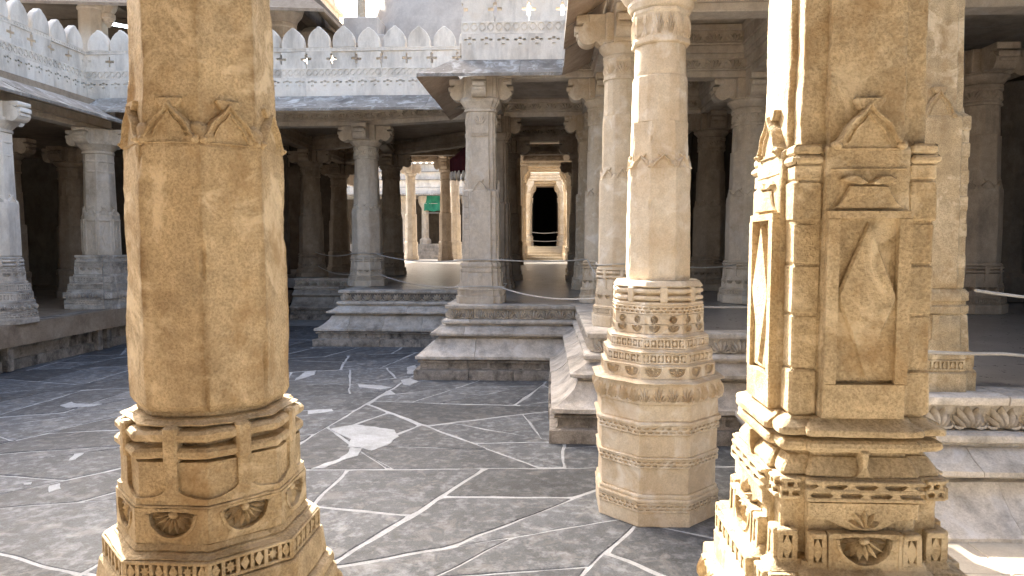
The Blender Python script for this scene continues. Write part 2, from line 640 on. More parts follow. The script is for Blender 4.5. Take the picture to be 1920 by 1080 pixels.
# ------------------------------------------------------------------ courtyard floor: cement bed, slate flags
bed = MB().add([(-40, -30, -.004), (40, -30, -.004), (40, 120, -.004), (-40, 120, -.004)], [(0, 1, 2, 3)]).build('ground', 'mortar', smooth=0)
tag(bed, kind='structure')


def clip(poly, n, d):
    out = []
    for i in range(len(poly)):
        A, B = poly[i], poly[(i + 1) % len(poly)]
        a, b = A[0] * n[0] + A[1] * n[1] - d, B[0] * n[0] + B[1] * n[1] - d
        if a <= 0:
            out.append(A)
        if a * b < 0:
            t = a / (a - b)
            out.append((A[0] + (B[0] - A[0]) * t, A[1] + (B[1] - A[1]) * t))
    return out


CUTS = [(-3.65, 10.27, -3.18, 14.04), (-3.11, 8.85, -2.18, 8.92), (-2.18, 8.92, -1.9, 9.39), (-1.9, 9.39, -1.4, 10.5), (-1.4, 10.5, -0.89, 11.73), (-0.21, 9.76, 0.15, 7.94), (0.15, 7.94, 0.57, 6.45), (-0.76, 7.97, -0.93, 6.76), (-0.93, 6.76, -0.97, 6.03), (-1.38, 10.33, -0.76, 7.97), (-3.42, 12.57, -2.6, 11.8), (-2.6, 11.8, -1.4, 10.5), (-1.21, 9.78, -0.21, 9.76), (-0.74, 7.98, 0.15, 7.91), (0.15, 7.91, 0.6, 8.09), (-1.81, 7.27, -0.93, 6.76), (-2.18, 8.92, -2.1, 8.04), (-2.1, 8.04, -1.81, 7.27), (-1.9, 9.39, -1.13, 9.1), (-2.41, 11.81, -1.89, 12.48), (-1.89, 12.48, -2.09, 13.88), (-2.05, 13.57, -1.65, 14.11), (-1.65, 14.11, -0.04, 14.3), (-1.89, 12.48, -1.55, 12.17), (-1.55, 12.17, -1.93, 11.18), (-2.68, 8.85, -2.12, 8.11), (-2.43, 7.42, -2.03, 7.57), (-1.81, 7.27, -2.11, 6.86), (-2.11, 6.86, -2.24, 6.91), (-2.04, 7.53, -2.04, 7.08), (-0.14, 11.77, -0.06, 9.89), (0.57, 6.45, 0.09, 6.08), (0.58, 6.41, 0.88, 6.31), (-0.89, 11.73, -0.14, 11.77), (-0.02, 10.0, 0.74, 10.04), (-4.17, 11.88, -3.42, 12.57), (-3.49, 10.84, -2.7, 9.76), (-2.7, 9.76, -2.24, 9.19), (-4.06, 16.09, -3.18, 14.04), (-11.86, 14.77, -11.7, 18.71), (-7.16, 8.58, -6.95, 9.39), (-6.95, 9.39, -6.45, 10.07), (-8.89, 10.7, -8.39, 10.86), (-8.39, 10.86, -7.78, 10.43), (-7.78, 10.43, -7.67, 10.9), (-7.67, 10.9, -7.08, 11.06), (-6.46, 9.42, -5.36, 7.67), (-5.36, 7.67, -5.06, 6.66), (-5.06, 6.66, -5.1, 6.06), (-5.99, 7.15, -5.73, 7.29), (-5.73, 7.29, -5.34, 7.63), (-5.04, 6.66, -4.44, 6.77), (-5.69, 8.24, -5.38, 8.37), (-8.9, 12.13, -8.25, 12.33), (-8.25, 12.33, -8.72, 13.98), (-9.63, 11.6, -9.37, 11.77), (-9.37, 11.77, -9.22, 13.95), (-11.29, 13.63, -10.01, 13.8), (-10.01, 13.8, -9.65, 15.4), (-12.5, 15.12, -11.42, 14.91), (-11.42, 14.91, -9.9, 15.8), (-7.64, 10.31, -6.95, 9.39), (-8.17, 9.81, -7.68, 10.25), (-10.22, 14.36, -10.78, 15.61), (-10.72, 12.94, -10.52, 13.25), (-9.28, 11.31, -9.53, 12.1)]


def chord(poly, n, d):
    """points where the line n.p = d crosses a convex polygon"""
    out = []
    for i in range(len(poly)):
        A, B = poly[i], poly[(i + 1) % len(poly)]
        a, b = A[0] * n[0] + A[1] * n[1] - d, B[0] * n[0] + B[1] * n[1] - d
        if a * b < 0:
            t = a / (a - b)
            out.append((A[0] + (B[0] - A[0]) * t, A[1] + (B[1] - A[1]) * t))
    return out


def area(p):
    return abs(sum(p[i][0] * p[(i + 1) % len(p)][1] - p[(i + 1) % len(p)][0] * p[i][1] for i in range(len(p)))) / 2


def make_flags():
    r = random.Random(11)
    polys = [[(-13.6, 2.2), (3.7, 2.2), (3.7, 24.5), (-13.6, 24.5)]]
    for (ax, ay, bx, by) in CUTS:
        L = math.hypot(bx - ax, by - ay)
        n = ((ay - by) / L, (bx - ax) / L)
        d = ax * n[0] + ay * n[1]
        u = ((bx - ax) / L, (by - ay) / L)
        new = []
        for p in polys:
            c = chord(p, n, d)
            if len(c) == 2:
                t0, t1 = sorted(((q[0] - ax) * u[0] + (q[1] - ay) * u[1]) for q in c)
                ov = min(t1, L) - max(t0, 0)
                if ov > .33 * (t1 - t0) or (len(polys) < 3 and ov > 0):
                    A_, B_ = clip(p, n, d), clip(p, (-n[0], -n[1]), -d)
                    if min(area(A_), area(B_)) > .02:
                        new += [A_, B_]
                        continue
            new.append(p)
        polys = new
    # carry the paving on: split what is still too large, with T joints as masons leave them
    done = []
    while polys:
        p = polys.pop()
        cy = sum(q[1] for q in p) / len(p)
        ar = area(p)
        if ar < r.uniform(1.2, 3.6) or ar < .5:
            done.append(p)
            continue
        cx = sum(q[0] for q in p) / len(p)
        e = max(range(len(p)), key=lambda i: math.hypot(p[i][0] - p[(i + 1) % len(p)][0], p[i][1] - p[(i + 1) % len(p)][1]))
        A, B = p[e], p[(e + 1) % len(p)]
        t = r.uniform(.35, .65)
        m = (A[0] + (B[0] - A[0]) * t, A[1] + (B[1] - A[1]) * t)
        an = math.atan2(cy - m[1], cx - m[0]) + r.uniform(-.35, .35)
        n = (-math.sin(an), math.cos(an))
        d = m[0] * n[0] + m[1] * n[1]
        A_, B_ = clip(p, n, d), clip(p, (-n[0], -n[1]), -d)
        if len(A_) < 3 or len(B_) < 3 or min(area(A_), area(B_)) < .08:
            done.append(p)
            continue
        polys += [A_, B_]
    for i, poly in enumerate(done):
        if len(poly) < 3:
            continue
        cx = sum(p[0] for p in poly) / len(poly)
        cy = sum(p[1] for p in poly) / len(poly)
        size = max(math.hypot(p[0] - cx, p[1] - cy) for p in poly)
        if size < .12:
            continue
        gap = r.choice((.012, .016, .022, .030, .042))
        q = []
        for k in range(len(poly)):
            A, B = poly[k], poly[(k + 1) % len(poly)]
            L = math.hypot(B[0] - A[0], B[1] - A[1])
            m = max(1, int(L / .12))
            for e in range(m):
                t = e / m
                x, y = A[0] + (B[0] - A[0]) * t, A[1] + (B[1] - A[1]) * t
                v = noise.noise_vector(Vector((x * 2.1, y * 2.1, i * .0)))
                w = noise.noise_vector(Vector((x * 5, y * 5, i * 1.7)))
                x += v.x * .028 + w.x * .011
                y += v.y * .028 + w.y * .011
                dx, dy = x - cx, y - cy
                d = math.hypot(dx, dy)
                kx = max(.3, (d - gap * (1.0 if e else 1.7)) / d) if d > 0 else 1
                q.append((cx + dx * kx, cy + dy * kx))
        h = r.uniform(-.003, .003)
        mb = MB()
        tx, ty = r.uniform(-.004, .004), r.uniform(-.004, .004)
        def zz(p, o):
            return o + h + (p[0] - cx) * tx + (p[1] - cy) * ty
        def ins(p, c):
            dx, dy = p[0] - cx, p[1] - cy
            d = math.hypot(dx, dy) or 1
            return (cx + dx * (1 - c / d), cy + dy * (1 - c / d))
        rings = [[(p[0], p[1], -.04) for p in q], [(p[0], p[1], zz(p, -.004)) for p in q], [(*ins(p, .012), zz(p, .003)) for p in q]]
        mb.loft(rings)
        mb.build('paving_stone', 'slate', FLOOR, smooth=0)


FLOOR = empty('courtyard_floor', (0, 0, 0), kind='structure')
make_flags()


def cement(pts, z=.009, name='cement_patch'):
    cx = sum(p[0] for p in pts) / len(pts)
    cy = sum(p[1] for p in pts) / len(pts)
    q = []
    for k in range(len(pts)):
        A, B = pts[k], pts[(k + 1) % len(pts)]
        L = math.hypot(B[0] - A[0], B[1] - A[1])
        m = max(1, int(L / .05))
        for e in range(m):
            t = e / m
            x, y = A[0] + (B[0] - A[0]) * t, A[1] + (B[1] - A[1]) * t
            v = noise.noise_vector(Vector((x * 6, y * 6, 3)))
            q.append((x + v.x * .03, y + v.y * .03))
    mb = MB()
    mb.loft([[(x, y, -.02) for x, y in q], [(x, y, z) for x, y in q], [(cx + (x - cx) * .96, cy + (y - cy) * .96, z + .003) for x, y in q]])
    return mb.build(name, 'mortar', FLOOR, smooth=0)


for P_ in [[(-3.49, 10.84), (-3.18, 11.12), (-2.79, 11.0), (-2.43, 10.83), (-2.28, 10.46), (-2.34, 9.99), (-2.53, 9.72), (-2.73, 9.87), (-2.92, 9.86), (-2.98, 10.3)], [(-3.1, 8.87), (-3.04, 9.05), (-2.88, 9.3), (-2.83, 9.55), (-2.86, 9.88), (-2.68, 9.76), (-2.65, 9.46), (-2.8, 9.25), (-2.94, 8.92)], [(-4.26, 12.03), (-3.87, 12.18), (-3.77, 11.97), (-4.16, 11.75)], [(-3.17, 14.83), (-3.03, 15.08), (-2.77, 14.73), (-2.87, 14.27), (-3.02, 14.37)], [(-3.99, 14.33), (-3.46, 14.24), (-3.18, 14.04), (-3.41, 13.88), (-3.87, 14.07)], [(-5.61, 15.73), (-5.4, 15.88), (-5.27, 15.35), (-5.39, 14.84), (-5.49, 14.72)], [(-3.34, 16.41), (-3.19, 16.72), (-3.0, 15.59), (-3.18, 15.59)], [(-8.96, 12.21), (-8.94, 12.47), (-8.73, 12.31), (-8.25, 12.33), (-8.3, 12.16), (-8.73, 12.0)], [(-6.11, 8.06), (-6.06, 8.18), (-5.9, 8.0), (-5.95, 7.86)], [(-6.57, 9.06), (-6.7, 9.35), (-6.57, 9.38), (-6.5, 9.12)], [(-6.51, 8.16), (-6.43, 8.19), (-6.37, 8.1), (-6.44, 8.08)]]:
    cement(P_)

# ------------------------------------------------------------------ moulded platforms
def offset_pt(path, i, d):
    """mitred offset of vertex i to the LEFT of the walking direction by d (inwards)"""
    n = len(path)
    def nrm(a, b):
        dx, dy = b[0] - a[0], b[1] - a[1]
        L = math.hypot(dx, dy)
        return (-dy / L, dx / L)
    ns = []
    if i > 0:
        ns.append(nrm(path[i - 1], path[i]))
    if i < n - 1:
        ns.append(nrm(path[i], path[i + 1]))
    if len(ns) == 1:
        return (path[i][0] + ns[0][0] * d, path[i][1] + ns[0][1] * d)
    mx, my = ns[0][0] + ns[1][0], ns[0][1] + ns[1][1]
    k = d * 2 / (mx * mx + my * my)
    return (path[i][0] + mx * k, path[i][1] + my * k)


def run_course(parent, name, path, prof, mat, rr, blk=1.2, jit=.012, amp=.009, skip=()):
    """a moulding course along path, cut into stone blocks. prof: (inset, z) from bottom front to top front"""
    back = max(p[0] for p in prof) + .35
    sec = list(prof) + [(back, prof[-1][1]), (back, prof[0][1])]
    for e in range(len(path) - 1):
        if e in skip:
            continue
        A, B = path[e], path[e + 1]
        L = math.hypot(B[0] - A[0], B[1] - A[1])
        d = ((B[0] - A[0]) / L, (B[1] - A[1]) / L)
        nv = (-d[1], d[0])
        cuts = [0.0]
        while True:
            s = cuts[-1] + blk * rr.uniform(.7, 1.3)
            if s > L - blk * .6:
                break
            cuts.append(s)
        cuts.append(L)
        for b in range(len(cuts) - 1):
            s0, s1 = cuts[b], cuts[b + 1]
            j = rr.uniform(-jit, jit)
            ends = []
            for s, last in ((s0, b == 0), (s1, b == len(cuts) - 2)):
                row = []
                for ins, z in sec:
                    if last:
                        p = offset_pt(path, e if s == s0 else e + 1, ins + j)
                    else:
                        g = .004 if s == s0 else -.004
                        p = (A[0] + d[0] * (s + g) + nv[0] * (ins + j), A[1] + d[1] * (s + g) + nv[1] * (ins + j))
                    row.append(Vector((p[0], p[1], z)))
                ends.append(row)
            m = max(2, int((s1 - s0) / .14))
            rings = [[tuple(p.lerp(q, k / m)) for p, q in zip(*ends)] for k in range(m + 1)]
            mb = MB().loft(rings)
            if amp:
                mb.rough(amp, 5.0, 1.0)
            mb.build(name, mat, parent, smooth=40)


def frieze_run(parent, mesh, name, path, ins, z, pitch, skip=(), lim=None):
    for e in range(len(path) - 1):
        if e in skip:
            continue
        A, B = offset_pt(path, e, ins), offset_pt(path, e + 1, ins)
        L = math.hypot(B[0] - A[0], B[1] - A[1])
        d = ((B[0] - A[0]) / L, (B[1] - A[1]) / L)
        n = max(1, int(round(L / pitch)))
        # walking direction has the court on its right: facet -Y maps to that side
        rz = math.atan2(d[1], d[0])
        for k in range(n):
            s = (k + .5) * L / n
            x, y = A[0] + d[0] * s, A[1] + d[1] * s
            if lim and not lim(x, y):
                continue
            place(mesh, name, parent, (x, y, z), rz)


PROF = [
    ('footing_block', [(0, 0), (0, .20), (.012, .215)], 'plinth_dark', 1.0),
    ('band_block', [(.10, .216), (.13, .24), (.13, .36), (.085, .37), (.075, .385), (.075, .405), (.09, .42), (.13, .43), (.13, .445)], 'plinth_dark', 1.3),
    ('sloped_block', [(.05, .446), (.035, .455), (.035, .515), (.05, .525), (.13, .55), (.26, .635), (.38, .76), (.44, .86)], 'plinth', 1.4),
    ('recess_block', [(.52, .861), (.52, .93)], 'plinth', 1.6),
    ('ledge_block', [(.34, .931), (.31, .95), (.31, .99), (.34, 1.005), (.45, 1.05), (.57, 1.13)], 'plinth', 1.5),
    ('throat_block', [(.63, 1.131), (.63, 1.17)], 'plinth', 1.6),
    ('roll_block', [(.58, 1.171), (.545, 1.19), (.535, 1.22), (.545, 1.25), (.58, 1.27)], 'plinth', 1.4),
    ('frieze_block', [(.70, 1.272), (.70, 1.50), (.60, 1.515), (.59, 1.53), (.59, 1.585), (.61, 1.6)], 'plinth', 1.3),
]
PL_TOP = .80
lotus_me = m_lotus(.30, .215, .12).mesh('lotus_leaf', 'carving', 50)
flare_me = m_strap(0, .145, .045, .05, .30, .05).mesh('flared_motif', 'plinth_dark', 30)


def platform(name, label, path, skip=(), zs=1.0, lim=None, seed=1):
    t = empty(name, (0, 0, 0), label, 'platform', 'moulded platforms round the court')
    rr = random.Random(seed)
    for nm, pr, mat, blk in PROF:
        run_course(t, nm, path, [(i, z * zs) for i, z in pr], mat, rr, blk, skip=skip)
    frieze_run(t, lotus_me, 'lotus_leaf', path, .702, 1.277 * zs, .30, skip, lim)
    frieze_run(t, flare_me, 'flared_motif', path, .16, .222 * zs, .55, skip, lim)
    return t


P_CENTRE = [(-2.9, 20.6), (-2.9, 14.9), (.05, 14.9), (.05, 10.2), (2.75, 10.2), (2.75, 8.5)]
P_BACK = [(-10.0, 26.4), (-6.75, 26.4), (-6.75, 19.6), (-2.2, 19.6)]
P_RIGHT = [(2.75, 8.5), (2.75, 5.85), (9.5, 5.85)]
vis = lambda x, y: True
pc = platform('temple_platform', 'moulded marble platform with lotus frieze below the square pillar and corridor', P_CENTRE, (), seed=3)
pb = platform('temple_platform', 'set-back moulded platform with lotus frieze under the round capped column', P_BACK, (), seed=5)
pr_ = platform('temple_platform', 'moulded platform by the sunlit floor behind the carved square pillar', P_RIGHT, (), seed=9)
# tops of the platforms
def slab(parent, name, x0, x1, y0, y1, z0, z1, mat):
    return MB().box(x0, x1, y0, y1, z0, z1).build(name, mat, parent, smooth=0)

slab(pc, 'platform_floor', -2.08, .90, 15.72, 20.3, 1.2, 1.596, 'hall_floor')
slab(pc, 'platform_floor', .88, 14, 11.02, 20.3, 1.2, 1.592, 'hall_floor')
slab(pb, 'platform_floor', -5.94, -2.05, 20.3, 27.3, 1.2, 1.594, 'hall_floor')
slab(pb, 'platform_floor', -2.05, 14, 20.31, 27.3, 1.2, 1.590, 'hall_floor')
slab(pb, 'platform_floor', -16, 14, 27.25, 57.0, 1.2, 1.588, 'hall_floor')
slab(pr_, 'platform_floor', 3.56, 14, 6.67, 11.02, 1.2, 1.594, 'hall_floor')
slab(pc, 'platform_fill', .78, 4.0, 11.05, 20, 0, 1.19, 'dark')

# raised marble floor at the right, and the porch the camera stands in
rf = empty('side_floor', (0, 0, 0), kind='structure')
for i in range(4):
    for j in range(4):
        x0, y0 = 2.05 + i * 1.5, 2.25 + j * 1.02
        MB().box(x0 + .004, x0 + 1.496, y0 + .004, y0 + 1.016, 0, .48 + rnd.uniform(-.003, .003), .008).build('floor_slab', 'floor_marble', rf, smooth=0)
slab(rf, 'floor_bed', 2.06, 8.0, 2.26, 6.3, 0, .46, 'mortar')
po = empty('porch_floor', (0, 0, 0), kind='structure')
slab(po, 'floor_slab', -.5, 9, -8, 2.15, 0, 1.5, 'floor_marble')
slab(po, 'floor_slab', -14, -.505, -8, 2.15, 0, 1.5, 'dim')  # unseen left half made darker to weaken bounce on the near left column
wl_ = slab(None, 'wall', -14, 9, -8.6, -8, 0, 7.2, 'dark')  # unseen wall, darkened for less bounce on the near columns
tag(wl_, kind='structure')
rp = slab(None, 'ceiling', -14, 9, -8, 2.4, 7.0, 7.4, 'dim')
tag(rp, kind='structure')

# left gallery platform, lower and plainer
LG = [(-12.55, 19.5), (-12.55, 8.0)]
LGP = [
    ('footing_block', [(0, 0), (0, .24), (.02, .25)], 'plinth_dark', 1.4),
    ('wall_block', [(.06, .251), (.06, .50), (.04, .51), (.04, .55), (.06, .56)], 'plinth_dark', 1.1),
    ('wall_block', [(.09, .561), (.09, .84)], 'plinth_dark', 1.0),
    ('frieze_block', [(.07, .841), (.03, .87), (.03, 1.03), (.0, 1.045), (.0, 1.10)], 'plinth_dark', 1.2),
]
def left_platform():
    t = empty('temple_platform', (0, 0, 0), 'low blackened gallery platform along the left side of the court', 'platform', 'moulded platforms round the court')
    rr = random.Random(21)
    path = [(-9.9, 26), (-9.9, 20.45), (-12.55, 20.45), (-12.55, 8.0)][::-1]
    # court lies on the right-hand side of the walk
    path = [(-12.55, 8.0), (-12.55, 20.45), (-9.9, 20.45), (-9.9, 26)]
    path = path[::-1]
    path = [(p[0], p[1]) for p in path]
    path.reverse()
    for nm, pr, mat, blk in LGP:
        run_course(t, nm, path, pr, mat, rr, blk)
    small = m_lotus(.2, .15, .03).mesh('lotus_leaf', 'plinth_dark', 50)
    frieze_run(t, small, 'lotus_leaf', path, .029, .875, .2, (), lambda x, y: y > 13)
    for s in (14.9, 15.35, 18.6, 19.0):
        MB().box(-12.6, -12.4, s - .09, s + .09, .01, 1.02, .02).build('buttress', 'plinth_dark', t)
    slab(t, 'platform_floor', -24, -12.3, 7, 20.7, .6, 1.096, 'dim')
    slab(t, 'platform_floor', -24, -10.2, 20.7, 34, .6, 1.092, 'dim')
    return t

left_platform()

# ------------------------------------------------------------------ near columns
S8 = octo(1, .035)


def octa_bands(parent, bands, mat, facets, names='base', amp=.004, dense=.05, seed=1.0, div=8, unique=False, rf=.40):
    """bands from the ground up: (kind, z0, z1, a, n)"""
    prof = []
    for b in bands:
        kind, z0, z1, a = b[:4]
        if kind in ('lattice', 'slots', 'rosette', 'roundel'):
            d = {'lattice': .03, 'slots': .022, 'rosette': .028, 'roundel': .03}[kind]
            prof += [(a - d, z0), (a - d, z1)]
        elif kind == 'leaf':
            prof += [(a - .05, z0), (a - .035, z0 + (z1 - z0) * .5), (a - .05, z1), ]
        elif kind == 'rolls':
            prof += [(a - .055, z0), (a - .06, z1)]
        elif kind == 'strap':
            prof += [(a - .012, z0), (a - .014, z1)]
        else:
            a2 = b[4] if len(b) > 4 and b[4] else a
            c = min(.012, (z1 - z0) * .3)
            prof += [(a - c * .6, z0), (a, z0 + c), (a2, z1 - c), (a2 - c * .6, z1)]
    mb = prof_loft(MB(), octo(div, .010), prof, dense)
    mb.rough(amp, 6.0, seed)
    parent = mb.build(names, mat, parent, smooth=20)
    for b in bands:
        kind, z0, z1, a = b[:4]
        n = b[4] if len(b) > 4 else 4
        w = 2 * a * T8
        def motif(sd):
            if kind == 'lattice':
                return m_lattice(w, z0, z1, a, n).rough(.003, 25, sd).mesh('lattice_band', mat, 30)
            if kind == 'slots':
                return m_slots(w, z0, z1, a, n).rough(.0025, 25, sd).mesh('slotted_band', mat, 30)
            if kind in ('rosette', 'roundel'):
                return m_rosette(w, z0, z1, a, n, .028, kind == 'roundel', rf).rough(.004 if unique else .002, 22, sd).mesh('rosette_band', mat, 30)
            if kind == 'leaf':
                return m_leafband(w, z0 + .01, z1 - .02, a, n, .055).rough(.004, 25, sd).mesh('leaf_band', mat, 50)
            if kind == 'strap':
                return m_strap(z0, z1, a, w * .17, w * .99, .03).rough(.003, 20, sd).mesh('strap', mat, 30)
        me = None
        for k in facets:
            if me is None or unique:
                me = motif(seed + k * 1.7)
            if me:
                place(me, me.name.split('.')[0], parent, None, k * PI / 4)
        if kind == 'rolls':
            h = (z1 - z0) / 2
            for q in range(2):
                zc = z0 + h * (q + .5)
                rr_ = [(a - .05, zc - h * .36), (a - .012, zc - h * .30), (a, zc - h * .12), (a, zc + h * .12), (a - .012, zc + h * .30), (a - .05, zc + h * .36)]
                prof_loft(MB(), octo(6, .010), rr_).rough(amp, 8.0, seed + q).build('roll_moulding', mat, parent)
            bar = MB().box(-w * .1, w * .1, -a - .008, -a + .06, z0 - .004, z1 + .004, .01).mesh('strap', mat)
            for k in facets:
                place(bar, 'strap', parent, None, k * PI / 4)


def carve_tongues(parent, w, z0, h, a, dep, mat, facets, boss=True):
    me = m_ogee(w, z0, h, a, dep).rough(.003, 18, 2).mesh('ogee_gable', mat, 30)
    for k in facets:
        place(me, 'ogee_gable', parent, None, k * PI / 4)
    if boss:
        R_ = a / math.cos(PI / 8)
        mb = MB()
        n, m = 8, 6
        rings = []
        for i in range(m + 1):
            t = i / m
            z = z0 - .005 + t * h * .62
            r = [.045, .066, .070, .062, .055, .040, .006][i] * (h / .2)
            rings.append([(math.cos(2 * PI * k / n) * r * 1.05, -R_ + .028 + math.sin(2 * PI * k / n) * r * .62, z) for k in range(n)])
        mb.loft(rings)
        mb.rough(.012, 22, 4)
        bme = mb.mesh('leaf_boss', mat, 60)
        for k in facets:
            place(bme, 'leaf_boss', parent, None, k * PI / 4 + PI / 8)


F_ALL = range(8)
# --- big octagonal column, near left
c1 = empty('temple_column', (-1.555, 3.12, 0), 'thick ochre eight-sided column standing closest at left with ogee gables round the shaft', 'column', 'carved marble columns')
octa_bands(c1, [
    ('plain', 0, .42, .56), ('slots', .43, .53, .57, 7), ('plain', .54, .86, .54), ('slots', .87, .97, .56, 7), ('plain', .98, 1.20, .53),
    ('leaf', 1.21, 1.40, .56, 3), ('plain', 1.41, 1.46, .50), ('plain', 1.47, 1.60, .465, .452),
    ('lattice', 1.605, 1.695, .438, 6), ('plain', 1.696, 1.715, .43, .40), ('plain', 1.716, 1.745, .388, .381), ('rosette', 1.746, 1.895, .379, 1), ('plain', 1.8955, 1.908, .379), ('strap', 1.909, 2.085, .372), ('rolls', 2.087, 2.235, .376),
    ('plain', 2.236, 2.256, .352, .325), ('plain', 2.257, 2.29, .29),
], 'ochre', F_ALL, seed=1, amp=.006, dense=.03, div=14, unique=True, rf=.31)
pf = [(.285, 2.275), (.302, 2.288), (.318, 2.315), (.320, 2.6), (.314, 3.0), (.312, 3.40), (.302, 3.425), (.285, 3.44), (.280, 3.9), (.274, 4.6), (.27, 5.5)]


def arris_wear(co):
    # chipped arrises and shallow gouges
    an = math.atan2(co.x, -co.y)
    d = abs(((an - PI / 8) / (PI / 4) + .5) % 1.0 - .5)
    n1 = noise.noise(Vector((an * 2, 3, co.z * 4.0))) + .5 * noise.noise(Vector((an * 2, 7, co.z * 13.0)))
    n2 = noise.noise(Vector((co.x * 9, co.y * 9, co.z * 4 + 5)))
    return max(0, 1 - d / .06) * max(0, n1 - .05) * .035 + max(0, n2 - .35) * .03


sh = prof_loft(MB(), octo(20, .006), pf, .018).rough(.007, 4.5, 3).rough(.0022, 38, 5).chip(arris_wear).build('shaft', 'ochre', c1, smooth=24)


def add_grime(o, fn):
    at = o.data.attributes.new('grime', 'FLOAT', 'POINT')
    for i, v in enumerate(o.data.vertices):
        at.data[i].value = max(0.0, min(1.0, fn(v.co)))


def ridge_streak(co):
    # brown handling and rain streaks that run down the arrises, broken up by noise
    an = math.atan2(co.x, -co.y)
    d = abs(((an - PI / 8) / (PI / 4) + .5) % 1.0 - .5)
    n1 = noise.noise(Vector((an * 3, 0, co.z * 1.1)))
    n2 = noise.noise(Vector((co.x * 5, co.y * 5, co.z * 2.2 + 9)))
    return max(0, .9 - d / (.10 + .06 * n1)) * (.55 + .6 * n2) + max(0, n2 - .12) * .9

add_grime(sh, ridge_streak)
carve_tongues(c1, .245, 3.41, .165, .303, .03, 'ochre', F_ALL)
prof_loft(MB(), ngon(24), [(.27, 5.5), (.31, 5.52), (.31, 5.8), (.36, 5.85), (.42, 5.98), (.42, 6.1), (.38, 6.12)]).build('collar', 'ochre', c1)

# --- octagonal column in the middle ground
c2 = empty('temple_column', (1.24, 7.85, 0), 'slim eight-sided cream column on a tall tiered base rising from the slate floor', 'column', 'carved marble columns')
octa_bands(c2, [
    ('plain', 0, .16, .648), ('slots', .165, .255, .655, 8), ('plain', .257, .30, .66), ('plain', .302, .345, .645), ('plain', .347, .63, .622),
    ('slots', .635, .725, .648, 8), ('plain', .727, .745, .655), ('plain', .747, .985, .632), ('slots', .99, 1.085, .655, 7), ('plain', 1.087, 1.125, .672), ('plain', 1.127, 1.31, .638),
    ('leaf', 1.315, 1.53, .705, 4), ('plain', 1.531, 1.565, .70, .63), ('rosette', 1.57, 1.70, .60, 2), ('plain', 1.701, 1.725, .605, .57), ('lattice', 1.727, 1.835, .572, 6),
    ('plain', 1.837, 1.88, .575, .535), ('lattice', 1.882, 1.99, .532, 6), ('plain', 1.991, 2.03, .53, .49), ('rosette', 2.035, 2.13, .482, 2), ('roundel', 2.135, 2.235, .477, 2),
    ('slots', 2.24, 2.33, .48, 6), ('plain', 2.331, 2.365, .475), ('rolls', 2.37, 2.525, .472), ('plain', 2.526, 2.59, .468, .44), ('plain', 2.591, 2.61, .33),
], 'cream', F_ALL, seed=5, amp=.006, dense=.05, div=10, unique=True)
pf = [(.325, 2.60), (.335, 2.63), (.332, 3.2), (.326, 3.80), (.316, 3.83), (.30, 3.84), (.298, 4.3)]
prof_loft(MB(), octo(14, .006), pf, .03).rough(.006, 5.0, 6).rough(.002, 30, 2).chip(arris_wear).build('shaft', 'cream', c2, smooth=24)
carve_tongues(c2, .25, 3.80, .14, .318, .03, 'cream', F_ALL, True)
prof_loft(MB(), ngon(16, PI / 16), [(.296, 4.3), (.30, 4.31), (.292, 4.78), (.284, 4.80)], .05).rough(.004, 6, 2).build('sixteen_sided_shaft', 'cream', c2, smooth=15)
prof_loft(MB(), ngon(32), [(.275, 4.80), (.28, 4.81), (.272, 5.13)], .05).rough(.003, 6, 2).build('round_shaft', 'cream', c2, smooth=40)
prof_loft(MB(), octo(4, .02), [(.285, 5.13), (.30, 5.14), (.30, 5.17), (.288, 5.20), (.285, 5.44), (.30, 5.46), (.30, 5.49)]).rough(.003, 6, 2).build('collar', 'cream', c2)
lb = m_leafband(.24, 5.19, 5.46, .315, 2, .035).rough(.004, 20, 3).mesh('leaf_band', 'cream', 50)
for k in F_ALL:
    place(lb, 'leaf_band', c2, None, k * PI / 4)
prof_loft(MB(), ngon(32), [(.29, 5.49), (.33, 5.51), (.36, 5.56), (.35, 5.60), (.40, 5.64), (.45, 5.72), (.45, 5.78), (.40, 5.80), (.48, 6.0)]).build('capital', 'cream', c2)

# --- carved square pillar, near right
c3 = empty('temple_pillar', (1.165, 2.87, .48), 'massive square pillar with lozenge panel and sunlit side, standing closest at right', 'pillar', 'carved marble columns')
Z3 = .48
def zr(z):
    return z - Z3
SQ = redent(.56, .905, b=.022, div=6)
SQB = redent(.64, .92, b=.03, div=6)
pf = [(.245, 2.33), (.262, 2.345), (.272, 2.36), (.272, 3.24), (.270, 3.33), (.268, 3.345), (.246, 3.36), (.243, 3.8), (.236, 4.6), (.23, 6.0)]
prof_loft(MB(), SQ, [(a, zr(z)) for a, z in pf], .025).rough(.006, 6.0, 8).rough(.0025, 34, 3).build('shaft', 'ochre', c3, smooth=45)
sides = range(4)


def put4(mb, name, mat='ochre', parent=None, seed=3, amp=.003):
    me = mb.rough(amp, 16, seed).mesh(name, mat, 32)
    for k in sides:
        place(me, name, parent or c3, None, k * PI / 2)
    return me

a = .272
ch = .56 * a                       # half width of the proud middle
# ogee gable
mb = m_ogee(.25, zr(3.335), .165, .268, .03, .016)
put4(mb, 'ogee_gable')
